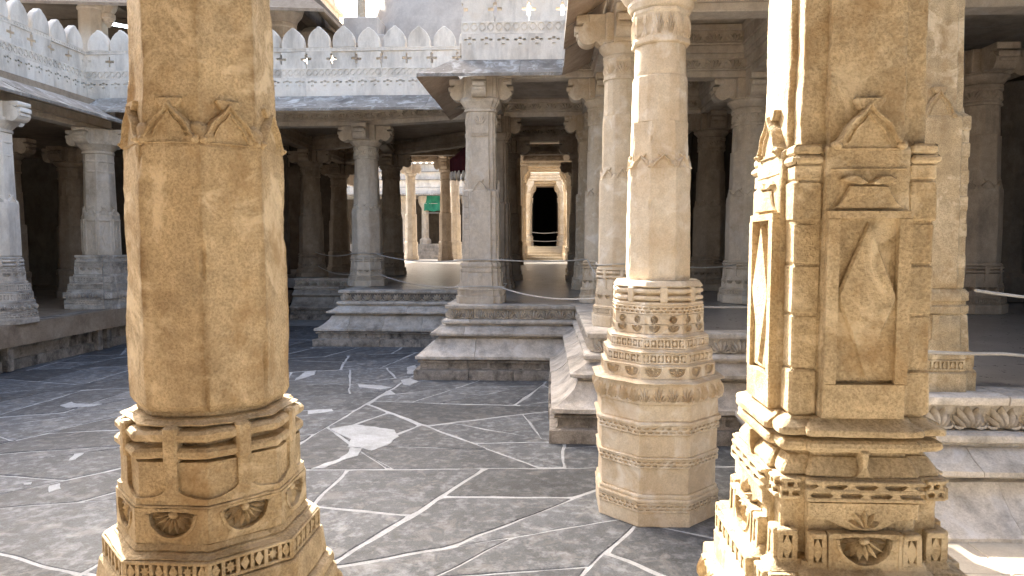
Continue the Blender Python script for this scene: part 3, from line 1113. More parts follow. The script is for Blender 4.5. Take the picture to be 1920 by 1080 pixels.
# vase motif: two curled leaves over a flared foot
mb = MB()
mb.relief([(-.125, zr(3.125)), (.125, zr(3.125)), (.10, zr(3.145)), (.075, zr(3.19)), (.07, zr(3.205)), (-.07, zr(3.205)), (-.075, zr(3.19)), (-.10, zr(3.145))], -a + .01, -a - .016, .006)
for s in (1, -1):
    mb.relief([(s * .004, zr(3.215)), (s * .035, zr(3.24)), (s * .075, zr(3.243)), (s * .10, zr(3.228)), (s * .075, zr(3.218)), (s * .03, zr(3.21))], -a + .01, -a - .022, .007)
mb.box(-.135, .135, -a - .006, -a + .01, zr(3.262), zr(3.27), .003)
put4(mb, 'vase_motif')
# framed panel with lozenge: frame stands proud, ground is sunk
mb = MB()
z0p, z1p, hw = zr(2.50), zr(3.08), .105
fr = .028
mb.relief([(-ch + .004, z0p - .02), (-hw, z0p - .02), (-hw, z1p + .01), (-ch + .004, z1p + .01)], -a + .004, -a - fr, .006)
mb.relief([(hw, z0p - .02), (ch - .004, z0p - .02), (ch - .004, z1p + .01), (hw, z1p + .01)], -a + .004, -a - fr, .006)
mb.relief([(-ch + .004, z1p + .008), (ch - .004, z1p + .008), (ch - .004, zr(3.115)), (-ch + .004, zr(3.115))], -a + .004, -a - fr + .001, .006)
mb.relief([(-ch + .004, zr(2.352)), (ch - .004, zr(2.352)), (ch - .004, z0p - .018), (-ch + .004, z0p - .018)], -a + .004, -a - fr + .001, .006)
put4(mb, 'panel_frame')
mb = MB()
zc = zr(2.80)
top, bot = z1p - .005, z0p + .004
mb.relief([(0, top), (hw * .99, zc + .012), (hw * .99, zc - .012), (hw * .5, (zc + bot) / 2 + .01), (0, bot), (-hw * .5, (zc + bot) / 2 + .01), (-hw * .99, zc - .012), (-hw * .99, zc + .012)], -a + .004, -a - fr + .003, .010)
# shallow ground beside the lower taper
mb.relief([(-hw, z0p - .004), (hw, z0p - .004), (hw, zc - .02), (-hw, zc - .02)], -a + .004, -a - fr * .42)
put4(mb, 'lozenge')
# blocks on the set-back flanks
fx0, fx1 = ch + .004, .905 * a + .003
yb, yf = -.905 * a + .01, -.905 * a - .005
for (za, zb, pr_o, bv) in ((2.36, 2.527, .006, .008), (2.536, 2.728, .0, .005), (2.737, 2.915, .002, .005), (2.924, 3.07, .0, .005), (3.08, 3.225, .006, .006), (3.232, 3.285, .002, .005),
                           (3.288, 3.318, .016, .010), (3.322, 3.36, .008, .010)):
    for s in (1, -1):
        x0, x1 = (fx0, fx1 + pr_o) if s > 0 else (-fx1 - pr_o, -fx0)
        put4(MB().box(x0, x1, yf - pr_o, yb, zr(za), zr(zb), bv), 'flank_block', amp=.0025)
# base, from the cap slab down
bp = [(.46, .48), (.46, .80), (.44, .82), (.44, 1.05), (.47, 1.07), (.47, 1.20), (.43, 1.22), (.43, 1.40), (.45, 1.47), (.45, 1.57), (.40, 1.59), (.40, 1.70),
      (.375, 1.71), (.375, 1.795), (.35, 1.805), (.34, 1.83), (.305, 1.84), (.305, 2.045), (.325, 2.05), (.318, 2.10), (.325, 2.135), (.29, 2.14), (.27, 2.16), (.262, 2.345), (.20, 2.35)]
prof_loft(MB(), SQB, [(q, zr(z)) for q, z in bp], .03).rough(.004, 6.0, 12).build('base', 'ochre', c3, smooth=45)
capp = [(.27, 2.288), (.318, 2.290), (.327, 2.294), (.329, 2.300), (.327, 2.314), (.322, 2.320), (.285, 2.338), (.275, 2.350), (.25, 2.354)]
prof_loft(MB(), SQB, [(q, zr(z)) for q, z in capp]).rough(.004, 7, 5).build('cap_slab', 'ochre', c3, smooth=30)
rol = [(.27, 2.228), (.305, 2.230), (.316, 2.238), (.320, 2.250), (.316, 2.264), (.305, 2.272), (.27, 2.274)]
prof_loft(MB(), SQB, [(q, zr(z)) for q, z in rol]).rough(.004, 7, 6).build('roll_moulding', 'ochre', c3)
rol = [(.25, 2.138), (.312, 2.140), (.314, 2.150), (.306, 2.168), (.290, 2.190), (.278, 2.205), (.25, 2.208)]
prof_loft(MB(), SQB, [(q, zr(z)) for q, z in rol]).rough(.004, 7, 7).build('bell_moulding', 'ochre', c3)
mb = MB()
mb.relief([(-.035, zr(2.138)), (-.022, zr(2.155)), (-.014, zr(2.175)), (-.014, zr(2.24)), (.014, zr(2.24)), (.014, zr(2.175)), (.022, zr(2.155)), (.035, zr(2.138))], -.26, -.325, .008)
put4(mb, 'strap')
# pierced slots on middle and flanks
am = .330
mb = m_slots(2 * .64 * am, zr(2.055), zr(2.132), am + .012, 4, .02)
put4(mb, 'slotted_band')
for s in (1, -1):
    q = m_slots(.28 * am - .02, zr(2.055), zr(2.132), .92 * am + .012, 2, .02)
    q.v = [(x + s * (.78 * am + .004), y, z) for x, y, z in q.v]
    put4(q, 'slotted_band')
# hanging apron with a leaf boss
mb = MB()
w2 = .64 * .31
mb.relief([(-w2, zr(2.048)), (-w2, zr(1.99)), (-w2 * .62, zr(1.98)), (-w2 * .42, zr(1.958)), (-w2 * .25, zr(1.943)), (w2 * .25, zr(1.943)), (w2 * .42, zr(1.958)), (w2 * .62, zr(1.98)), (w2, zr(1.99)), (w2, zr(2.048))], -.30, -.326, .006)
for k in range(5):
    an = PI * (k + .5) / 5
    petal(mb, 0, zr(1.958), math.cos(an) * .062, zr(1.958) + math.sin(an) * .068, .016, -.322, -.352)
put4(mb, 'apron')
# rosette panel with pierced side panels
aw = .312
mb = m_rosette(.236, zr(1.80), zr(1.94), aw + .034, 1, .034, False, .47)
mb.relief([(-.130, zr(1.80)), (-.118, zr(1.80)), (-.118, zr(1.94)), (-.130, zr(1.94))], -aw, -aw - .038, .004)
mb.relief([(.118, zr(1.80)), (.130, zr(1.80)), (.130, zr(1.94)), (.118, zr(1.94))], -aw, -aw - .038, .004)
put4(mb, 'rosette_panel')
for (um, wd, yy) in ((.168, .066, aw + .034), (.268, .070, aw + .006)):
    for s in (1, -1):
        q = m_lattice(wd, zr(1.803), zr(1.938), yy, 1, .035, False)
        q.v = [(x + s * um, y, z) for x, y, z in q.v]
        put4(q, 'pierced_panel')
# lower bands
mb = m_lattice(2 * .64 * .375, zr(1.715), zr(1.792), .40, 7, .03)
put4(mb, 'lattice_band')
for s in (1, -1):
    q = m_lattice(.28 * .39 - .012, zr(1.715), zr(1.792), .372, 2, .03, False)
    q.v = [(x + s * (.78 * .385), y, z) for x, y, z in q.v]
    put4(q, 'lattice_band')
mb = m_leafband(2 * .64 * .45, zr(1.47), zr(1.58), .478, 4, .035)
put4(mb, 'leaf_band')

# ------------------------------------------------------------------ columns of the halls
def bracket_mesh(mat, r0=.2, r1=.84, z0=6.22, z1=6.75, w=.2):
    """scrolled bracket arm reaching out along -Y: hollow throat, fat curl, square block above"""
    side = [(r0, z0), (r0 + .12, z0 + .0)]
    rc = .17
    for k in range(11):
        an = -PI * .78 + k / 10 * PI * 1.12
        side.append((r1 - rc + math.cos(an) * rc, z0 + .21 + math.sin(an) * rc * .95))
    side += [(r1 - .10, z1 - .13), (r1 - .04, z1 - .12), (r1 - .04, z1), (r0, z1)]
    mb = MB()
    mb.loft([[(x, -r, z) for r, z in side] for x in (-w, -w * .92, w * .92, w)])
    # stepped end block
    mb.box(-w * .72, w * .72, -r1 - .02, -r1 + .15, z0 + .17, z0 + .24, .01)
    mb.box(-w * .88, w * .88, -r1 - .05, -r1 + .15, z0 + .255, z0 + .36, .012)
    mb.box(-w * 1.05, w * 1.05, -r1 - .02, -r1 + .2, z0 + .40, z1 - .003, .012)
    return mb.rough(.006, 9, 2).mesh('bracket', mat, 40)


def capital(parent, mat, r, z0=6.02, z1=6.3):
    h = z1 - z0
    prof_loft(MB(), ngon(24), [(r, z0), (r * 1.12, z0 + h * .06), (r * 1.12, z0 + h * .2), (r * 1.02, z0 + h * .25), (r * 1.18, z0 + h * .42), (r * 1.38, z0 + h * .7),
                               (r * 1.40, z0 + h * .82), (r * 1.30, z0 + h * .9), (r * 1.30, z1)]).build('capital', mat, parent)
    mb = MB().box(-r * 1.05, r * 1.05, -r * 1.05, r * 1.05, z1 - .01, 6.75, .02)
    mb.build('abacus', mat, parent)


BR = {}


def brackets(parent, mat, r1):
    key = (mat, round(r1, 2))
    if key not in BR:
        BR[key] = bracket_mesh(mat, .2, r1, w=.16 + .05 * (r1 > .75))
    for k in range(4):
        place(BR[key], 'bracket', parent, None, k * PI / 2)


def proto_octo(mat, s=1.0, detail=True, foot=1.6):
    """eight-sided column of the raised halls, s scales its girth"""
    t = empty('temple_column', (0, 0, 0))
    F5 = (6, 7, 0, 1, 2)
    z = foot
    bands = [('plain', z, z + .19, .60 * s), ('lattice', z + .20, z + .32, .575 * s, 6), ('plain', z + .325, z + .355, .56 * s, .53 * s), ('rosette', z + .36, z + .56, .52 * s, 2),
             ('strap', z + .565, z + .79, .51 * s), ('rolls', z + .795, z + .94, .515 * s), ('plain', z + .942, z + 1.0, .50 * s, .47 * s)]
    if detail:
        octa_bands(t, bands, mat, F5, amp=.004, dense=.2, div=3)
    else:
        prof_loft(MB(), S8, [(.60 * s, z), (.60 * s, z + .19), (.55 * s, z + .22), (.55 * s, z + .34), (.52 * s, z + .36), (.50 * s, z + .78), (.52 * s, z + .80), (.52 * s, z + .95), (.46 * s, z + 1.0)]).build('base', mat, t)
    prof_loft(MB(), octo(4, .02), [(.45 * s, z + 1.0), (.462 * s, z + 1.03), (.455 * s, 4.0), (.445 * s, 4.06), (.40 * s, 4.08), (.385 * s, 5.1)], .15).rough(.006, 4, 3).build('shaft', mat, t, smooth=40)
    if detail:
        carve_tongues(t, .34 * s, 4.02, .2, .425 * s, .035, mat, F5, True)
    prof_loft(MB(), ngon(16, PI / 16), [(.37 * s, 5.1), (.378 * s, 5.12), (.36 * s, 5.68)]).build('sixteen_sided_shaft', mat, t, smooth=15)
    prof_loft(MB(), S8, [(.36 * s, 5.68), (.385 * s, 5.69), (.385 * s, 5.73), (.365 * s, 5.76), (.365 * s, 5.97), (.385 * s, 5.99), (.385 * s, 6.03)]).build('collar', mat, t)
    if detail:
        lb_ = m_leafband(.31 * s, 5.77, 5.97, .395 * s, 1, .03).mesh('leaf_band', mat, 50)
        for k in F5:
            place(lb_, 'leaf_band', t, None, k * PI / 4)
    capital(t, mat, .36 * s)
    brackets(t, mat, .84 if s > .85 else .74)
    return t


def proto_square(mat, s=1.0, foot=1.6, detail=True):
    t = empty('temple_pillar', (0, 0, 0))
    sec = redent(.6, .86, b=.03, div=2)
    z = foot
    bp_ = [(.56 * s, z), (.56 * s, z + .17), (.53 * s, z + .19), (.52 * s, z + .30), (.54 * s, z + .31), (.54 * s, z + .345), (.49 * s, z + .37), (.47 * s, z + .70), (.455 * s, z + .72),
           (.475 * s, z + .735), (.475 * s, z + .80), (.45 * s, z + .81), (.45 * s, z + .84), (.475 * s, z + .855), (.475 * s, z + .92), (.44 * s, z + .96)]
    prof_loft(MB(), sec, bp_, .1).rough(.005, 6, 2).build('base', mat, t, smooth=40)
    prof_loft(MB(), sec, [(.42 * s, z + .96), (.43 * s, z + .98), (.42 * s, 4.15), (.405 * s, 4.2), (.36 * s, 4.23), (.345 * s, 5.1), (.34 * s, 5.98)], .12).rough(.006, 5, 4).build('shaft', mat, t, smooth=40)
    if detail:
        for (nm, mbm) in (
            ('lattice_band', m_lattice(.62 * s, z + .20, z + .30, .545 * s, 7, .03, False)),
            ('ogee_gable', m_ogee(.36 * s, 4.16, .26, .405 * s, .03)),
            ('slotted_band', m_slots(.41 * s, 5.42, 5.50, .365 * s, 5)),
            ('strap', m_strap(z + .38, z + .72, .495 * s, .07 * s, .54 * s, .03)),
        ):
            me = mbm.rough(.002, 20, 2).mesh(nm, mat, 30)
            for k in (3, 0, 1):
                place(me, nm, t, None, k * PI / 2)
        for zz in (2.75, 3.05, 3.30, 3.55, 3.80, 4.05):
            for q in (1, -1):
                x0, x1 = sorted((q * .26 * s, q * .372 * s))
                me = MB().box(x0, x1, -.375 * s, -.34 * s, zz, zz + .14, .012).mesh('flank_block', mat, 30)
                for k in (3, 0):
                    place(me, 'flank_block', t, None, k * PI / 2)
        # neck motif
        me = m_lotus(.28 * s, .24, .03, -.345 * s).mesh('neck_motif', mat, 50)
        for k in (3, 0, 1):
            place(me, 'neck_motif', t, (0, 0, 5.68), k * PI / 2)
    prof_loft(MB(), redent(.7, .9, b=.03), [(.34 * s, 5.98), (.37 * s, 5.99), (.37 * s, 6.03), (.35 * s, 6.05), (.40 * s, 6.12), (.45 * s, 6.20), (.45 * s, 6.26), (.42 * s, 6.3), (.42 * s, 6.75)]).build('capital', mat, t)
    brackets(t, mat, .70)
    return t


def register(o):
    for q in [o] + list(o.children):
        KIDS[q.name] = list(q.children)
    return o


USED = set()


def put(proto, x, y, label, sz=1.0, z=0.0, sxy=1.0, rz=0.0):
    if proto.name not in USED:
        USED.add(proto.name)
        o = proto
    else:
        o = copy_tree(proto)
    o.location = (x, y, z)
    o.scale = (sxy, sxy, sz)
    o.rotation_euler = (0, 0, rz)
    o['kind'] = 'thing'
    tag(o, label, 'pillar' if 'pillar' in o.name else 'column', 'carved marble columns')
    return o


bpy.context.view_layer.update()
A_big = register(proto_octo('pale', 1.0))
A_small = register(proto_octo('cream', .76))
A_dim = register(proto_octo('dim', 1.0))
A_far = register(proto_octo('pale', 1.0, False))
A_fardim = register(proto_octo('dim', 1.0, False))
B_pale = register(proto_square('pale', 1.0))
B_small = register(proto_square('cream', .86))
B_ochre = register(proto_square('ochre', .86))
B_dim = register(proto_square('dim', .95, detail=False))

put(B_pale, -1.53, 16.3, 'pale square pillar with stepped flanks at the front corner of the central porch')
put(B_dim, -1.5, 21.2, 'shaded square pillar directly behind the central porch pillar')
put(A_fardim, -1.5, 26.0, 'dim column third in line behind the central porch pillar')
put(A_small, 1.24, 11.9, 'slim cream column partly hidden behind the tiered-base column')
put(A_small, 1.24, 16.4, 'slim pale column second behind the tiered-base column, right side of corridor')
put(B_small, 1.24, 21.0, 'narrow square pillar third in line along the right side of the corridor')
put(A_fardim, 1.3, 26.0, 'dim column fourth in line along the right side of the corridor')
put(A_fardim, 1.5, 33.0, 'far dim column at the right end of the dark corridor')
put(A_big, -5.87, 22.5, 'pale eight-sided column with scrolled capital at the corner of the set-back platform')
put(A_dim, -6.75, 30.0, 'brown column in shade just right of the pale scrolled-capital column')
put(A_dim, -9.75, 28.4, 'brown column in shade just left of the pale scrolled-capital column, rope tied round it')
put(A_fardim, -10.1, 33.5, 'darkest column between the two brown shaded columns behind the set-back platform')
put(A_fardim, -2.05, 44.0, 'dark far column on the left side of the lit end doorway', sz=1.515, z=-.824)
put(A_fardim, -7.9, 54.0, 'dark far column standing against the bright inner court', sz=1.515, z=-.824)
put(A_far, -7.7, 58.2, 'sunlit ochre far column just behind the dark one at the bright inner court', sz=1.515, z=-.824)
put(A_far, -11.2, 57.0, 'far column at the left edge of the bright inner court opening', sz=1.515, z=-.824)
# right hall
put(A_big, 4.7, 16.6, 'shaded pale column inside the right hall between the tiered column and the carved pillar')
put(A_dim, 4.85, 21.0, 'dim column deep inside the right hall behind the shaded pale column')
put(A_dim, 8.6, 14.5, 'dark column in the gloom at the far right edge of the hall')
put(B_ochre, 3.66, 7.1, 'cream square pillar on the platform just behind the massive carved pillar', sxy=.98)
# left gallery
def square_bands(parent, bands, mat, seed=1.0):
    """tiered square base: (kind, z0, z1, half width, count)"""
    sec = redent(.62, .9, b=.02, div=3)
    prof = []
    for b in bands:
        z0, z1, h = b[1:4]
        dd = .035 if b[0] != 'plain' else 0
        prof += [(h - dd - .006, z0), (h - dd, z0 + .012), (h - dd, z1 - .012), (h - dd - .006, z1)]
    base = prof_loft(MB(), sec, prof, .12).rough(.006, 5, seed).build('base', mat, parent, smooth=30)
    for kind, z0, z1, h, n in bands:
        if kind == 'plain':
            continue
        w = 2 * .62 * h
        fn = {'lattice': lambda: m_lattice(w, z0, z1, h, n, .035), 'slots': lambda: m_slots(w, z0, z1, h, n, .035),
              'rosette': lambda: m_rosette(w, z0, z1, h, n, .035), 'leaf': lambda: m_leafband(w, z0, z1, h + .03, n, .06)}[kind]
        me = fn().rough(.003, 15, seed).mesh(kind + '_band', mat, 30)
        for k in (3, 0, 1):
            place(me, kind + '_band', base, None, k * PI / 2)
        wf = .27 * h
        for s in (1, -1):
            q = m_lattice(wf, z0, z1, .9 * h + .02, max(1, n // 4), .035, False)
            q.v = [(x + s * .765 * h, y, z) for x, y, z in q.v]
            me = q.mesh('lattice_band', mat, 30)
            for k in (3, 0, 1):
                place(me, 'lattice_band', base, None, k * PI / 2)


def left_column(x, y, label, square, mat, bmat):
    t = empty('temple_column', (x, y, 0), label, 'column', 'carved marble columns')
    tiers = [('plain', 1.1, 1.22, .80), ('slots', 1.23, 1.36, .78, 12), ('plain', 1.365, 1.40, .76), ('leaf', 1.41, 1.58, .80, 6), ('plain', 1.585, 1.64, .74), ('lattice', 1.65, 1.82, .70, 9),
             ('plain', 1.825, 1.86, .68), ('lattice', 1.87, 2.03, .66, 9), ('plain', 2.035, 2.09, .60), ('rosette', 2.10, 2.32, .56, 3), ('slots', 2.33, 2.43, .55, 8)]
    if square:
        square_bands(t, [(b + (0,))[:5] for b in tiers] + [('plain', 2.44, 2.50, .56, 0), ('plain', 2.51, 2.57, .53, 0), ('plain', 2.575, 2.64, .56, 0)], bmat, 3)
    else:
        octa_bands(t, [(k, z0, z1, a_ * .92, *(r_ and (max(2, r_[0] // 2),))) for k, z0, z1, a_, *r_ in tiers] + [('rolls', 2.44, 2.62, .5), ('plain', 2.625, 2.68, .48, .44)], bmat, (6, 7, 0, 1, 2, 3), amp=.005, dense=.1, div=4)
    if square:
        sec = octo(3, .02)
        prof_loft(MB(), sec, [(.47, 2.64), (.48, 2.66), (.46, 3.75), (.455, 3.78), (.40, 3.80), (.37, 5.55)], .15).rough(.005, 4, 2).build('shaft', mat, t, smooth=22)
        loz = MB()
        loz.relief([(0, 2.85), (.09, 3.18), (0, 3.5), (-.09, 3.18)], -.45, -.49, .01)
        loz = loz.mesh('lozenge', mat, 30)
        fr_ = MB()
        for s in (1, -1):
            fr_.box(min(s * .12, s * .165), max(s * .12, s * .165), -.492, -.45, 2.75, 3.62, .008)
        fr_.box(-.165, .165, -.494, -.45, 3.62, 3.68, .008)
        fr_ = fr_.mesh('panel_frame', mat, 30)
        for k in (7, 0, 1, 2):
            place(loz, 'lozenge', t, None, k * PI / 4)
            place(fr_, 'panel_frame', t, None, k * PI / 4)
        carve_tongues(t, .33, 3.74, .28, .43, .035, mat, (7, 0, 1, 2), True)
    else:
        prof_loft(MB(), octo(4, .02), [(.45, 2.68), (.46, 2.70), (.45, 3.9), (.44, 3.93), (.40, 3.95), (.375, 5.55)], .15).rough(.005, 4, 2).build('shaft', mat, t, smooth=22)
        carve_tongues(t, .32, 3.88, .22, .425, .035, mat, (7, 0, 1, 2), True)
    prof_loft(MB(), ngon(24), [(.375, 5.0), (.40, 5.02), (.40, 5.07), (.375, 5.09), (.375, 5.3), (.40, 5.32), (.40, 5.36), (.37, 5.38), (.37, 5.55)]).build('collar', mat, t)
    prof_loft(MB(), ngon(24), [(.37, 5.55), (.42, 5.57), (.42, 5.62), (.39, 5.64), (.46, 5.72), (.56, 5.82), (.57, 5.88), (.5, 5.9), (.5, 6.25)]).build('capital', mat, t)
    key = ('left', mat)
    if key not in BR:
        BR[key] = bracket_mesh(mat, .2, .82, 5.75, 6.25, .2)
    for k in range(4):
        place(BR[key], 'bracket', t, None, k * PI / 2)
    return t


left_column(-12.95, 15.75, 'weathered white column cut by the left edge of the picture', False, 'white', 'plinth')
left_column(-13.1, 19.85, 'pale column with lozenge reliefs in the left gallery corner', True, 'pale', 'plinth')
put(A_fardim, -17.0, 21.2, 'dark column deep in the left gallery, nearest the picture edge', z=-.5)
put(A_fardim, -16.6, 23.6, 'dark column deep in the left gallery behind the lozenge column', z=-.5)
put(A_dim, -12.2, 24.0, 'shaded column in the back gallery hidden beside the thick ochre column', z=-.5)

# ------------------------------------------------------------------ beams and ceilings
hall = empty('pillared_hall', (0, 0, 0), 'stone roof with carved beams and sloping eaves over the pillared halls', 'hall')
scroll_me = m_lotus(.42, .20, .04).mesh('scroll_carving', 'dim', 50)
roundel_me = None


def beam(x0, y0, x1, y1, mat='dim', zb=6.755, h=.52, w=.42, carve=0, tier=False):
    if tier:
        beam(x0, y0, x1, y1, mat, zb + h + .002, .62, w + .16, carve)
    d = Vector((x1 - x0, y1 - y0, 0))
    L = d.length
    rz = math.atan2(d.y, d.x)
    mb = MB()
    mb.box(0, L, -w / 2, w / 2, zb, zb + h * .28, .015)
    mb.box(0, L, -w / 2 - .045, w / 2 + .045, zb + h * .285, zb + h * .36, .012)
    mb.box(0, L, -w / 2 + .01, w / 2 - .01, zb + h * .362, zb + h * .78)
    mb.box(0, L, -w / 2 - .06, w / 2 + .06, zb + h * .782, zb + h, .015)
    o = mb.build('beam', mat, hall, (x0, y0, 0), smooth=30)
    o.rotation_euler = (0, 0, rz)
    if carve:
        n = max(1, int(L / .44))
        q = MB()
        for k in range(n):
            for sd in ((1, -1) if carve == 2 else (1,)):
                mv = m_lotus(.42, .21, .085).v
                mf = m_lotus(.42, .21, .085).f
                q.add([(x * sd + (k + .5) * L / n, (-w / 2 + .01 + y) * sd, z + zb + h * .37) for x, y, z in mv], mf)
        o2 = q.build('carved_frieze', mat, hall, (x0, y0, 0), smooth=50)
        o2.rotation_euler = (0, 0, rz)
    return o


for (a_) in (
    (1.24, 11.9, 9, 11.9, 'pale', 1), (1.24, 7.85, 8, 7.85, 'cream', 0), (1.24, 6.6, 1.24, 21, 'pale', 0), (4.7, 6.6, 4.7, 26, 'pale', 1),
    (-1.53, 16.3, 1.24, 16.3, 'pale', 1), (1.24, 16.45, 9, 16.45, 'pale', 1), (-1.5, 16.3, -1.5, 26, 'pale', 0), (-1.5, 21.2, 1.24, 21.2, 'pale', 1),
    (1.24, 21.05, 9, 21.05, 'pale', 1), (-1.5, 26.0, 1.3, 26.0, 'dim', 1), (-5.87, 22.5, -1.5, 21.2, 'pale', 1), (-5.87, 22.5, -6.75, 30, 'dim', 0), (-13.0, 22.5, -5.87, 22.5, 'pale', 1),
    (-9.75, 28.4, -5.9, 26.2, 'dim', 0), (-6.75, 30.0, -1.5, 26.0, 'dim', 0), (-10.1, 33.5, -6.75, 30, 'dim', 0), (1.3, 26, 6, 30, 'dim', 0),  (-9.75, 22.5, -9.75, 34, 'dim', 0),
    (-13.1, 22.5, -13.1, 30, 'dim', 0),
):
    beam(*a_[:4], mat=a_[4], carve=a_[5], tier=(min(a_[0], a_[2]) >= 1.2 and a_[1] < 22))

for a_ in ((-12, 36, 6, 36, 7.5), (-12, 55.2, 6, 55.2, 9.42), (-2.05, 36.3, -2.05, 55, 9.42), (1.5, 36.3, 1.5, 55, 9.42), (-7.9, 36.3, -7.9, 55, 9.42), (-2.05, 44, -7.9, 50, 9.3), (1.5, 40, 2.6, 46, 9.3)):
    beam(*a_[:4], mat='dim', zb=a_[4], carve=1)
beam(-13.32, 8, -13.32, 20.6, 'pale', 6.255, .5, .36)

def ceil_slab(x0, x1, y0, y1, z0=7.28, z1=7.55, mat='dim'):
    return slab(hall, 'ceiling_slab', x0, x1, y0, y1, z0, z1, mat)

ceil_slab(-2.0, 1.0, 16.12, 30, mat='pale')
ceil_slab(1.0, 14, 6.5, 30, 7.92, 8.2, mat='pale')
slab(hall, 'roof_edge', 1.0, 1.2, 6.5, 30, 7.29, 7.91, 'pale')
slab(hall, 'roof_edge', 1.2, 14, 6.5, 6.7, 7.29, 7.91, 'pale')
ceil_slab(-13.6, -2.01, 20.9, 30)
ceil_slab(-24, -13.61, 6, 34, 6.76, 7.3)
ceil_slab(-13.6, 14, 30.01, 56.0, 9.96, 10.2)
slab(hall, 'clerestory', -13.6, 14, 30.02, 30.3, 7.56, 9.95, 'dim')
slab(hall, 'clerestory', -13.9, -13.6, 30.02, 56, 7.0, 9.95, 'dim')
# dark inner walls of the halls
inner = empty('inner_walls', (0, 0, 0), kind='structure')
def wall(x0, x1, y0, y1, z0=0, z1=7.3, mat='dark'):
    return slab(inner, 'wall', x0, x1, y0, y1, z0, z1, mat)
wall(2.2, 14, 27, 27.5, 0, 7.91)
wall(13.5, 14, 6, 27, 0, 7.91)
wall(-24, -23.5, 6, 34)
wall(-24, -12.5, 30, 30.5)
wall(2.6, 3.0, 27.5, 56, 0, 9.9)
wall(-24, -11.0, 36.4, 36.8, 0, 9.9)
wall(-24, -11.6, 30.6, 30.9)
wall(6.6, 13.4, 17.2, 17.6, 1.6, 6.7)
# shallow pilasters and shelves on the dark shrine wall so that it is not a blank sheet
for k in range(7):
    prof_loft(MB(), S8, [(.42, 1.62), (.42, 2.2), (.34, 2.3), (.30, 5.6), (.42, 6.0), (.44, 6.68)]).build('pilaster', 'dark', inner, (6.9 + k * 1.0, 17.05, 0))
for k in range(9):
    MB().box(2.6 + k * 1.2, 3.1 + k * 1.2, 26.85, 27.02, 1.62, 7.2, .03).build('pilaster', 'dark', inner)
for k in range(8):
    MB().box(-23.52, -23.35, 12 + k * 2.2, 12.8 + k * 2.2, 1.12, 7.2, .03).build('pilaster', 'dark', inner)

# ------------------------------------------------------------------ sloping stone eaves
def eave_run(path, out=1.05, drop=.36, zt=7.12, th=.07, seed=1, skip=()):
    """path is the wall line with the court on its right; slabs slope down and out to the right"""
    rr = random.Random(seed)
    for e in range(len(path) - 1):
        if e in skip:
            continue
        A, B = path[e], path[e + 1]
        L = math.hypot(B[0] - A[0], B[1] - A[1])
        d = ((B[0] - A[0]) / L, (B[1] - A[1]) / L)
        n = max(1, int(L / 1.25))
        for k in range(n):
            s0, s1 = L * k / n, L * (k + 1) / n
            j = rr.uniform(-.012, .012)
            o = out + rr.uniform(-.02, .02)
            def pt(s, off, first, last):
                if first or last:
                    p = offset_pt(path, e if first else e + 1, -off)
                    return p
                return (A[0] + d[0] * s + d[1] * off, A[1] + d[1] * s - d[0] * off)
            f, l = k == 0, k == n - 1
            i0, i1 = pt(s0 + .003, 0, f, False), pt(s1 - .003, 0, False, l)
            o0, o1 = pt(s0 + .003, o if not (f or l) else out, f, False), pt(s1 - .003, o if not (f or l) else out, False, l)
            za, zb = zt + j, zt - drop + j
            top = MB()
            rings = []
            for (ti, q0, q1, z) in ((0, i0, i1, za), (.5, None, None, None), (1, o0, o1, zb)):
                if q0 is None:
                    q0 = ((i0[0] + o0[0]) / 2, (i0[1] + o0[1]) / 2)
                    q1 = ((i1[0] + o1[0]) / 2, (i1[1] + o1[1]) / 2)
                    z = (za + zb) / 2 - .03
                rings.append((q0, q1, z))
            vs, fs = [], []
            for q0, q1, z in rings:
                vs += [(q0[0], q0[1], z), (q1[0], q1[1], z), (q1[0], q1[1], z - th), (q0[0], q0[1], z - th)]
            for g in range(2):
                b = g * 4
                for h in range(4):
                    fs.append((b + h, b + (h + 1) % 4, b + 4 + (h + 1) % 4, b + 4 + h))
            fs += [(0, 1, 2, 3), (8, 9, 10, 11)]
            es = MB().add(vs, fs).build('eave_slab', 'eave', hall, smooth=25)
            es.data.materials.append(M['eave_under'])
            for pl in es.data.polygons:
                if pl.normal.z < -.3:
                    pl.material_index = 1


EV1 = [(-14.0, 7), (-14.0, 20.75), (-1.9, 20.75)]
eave_run([(-13.14, 7), (-13.14, 19.9)], .98, .50, 6.98, seed=2)
eave_run([(-13.6, 20.72), (-2.2, 20.72)], 1.05, .55, 7.37, seed=6)
slab(hall, 'terrace_edge', -14.2, -13.15, 7, 20.8, 6.78, 6.97, 'white')
eave_run([(-2.2, 20.7), (-2.2, 15.99), (.98, 15.99), (.98, 6.6), (9, 6.6)], .66, .44, 7.13, seed=4)

# ------------------------------------------------------------------ crenellated parapets
PW = .755


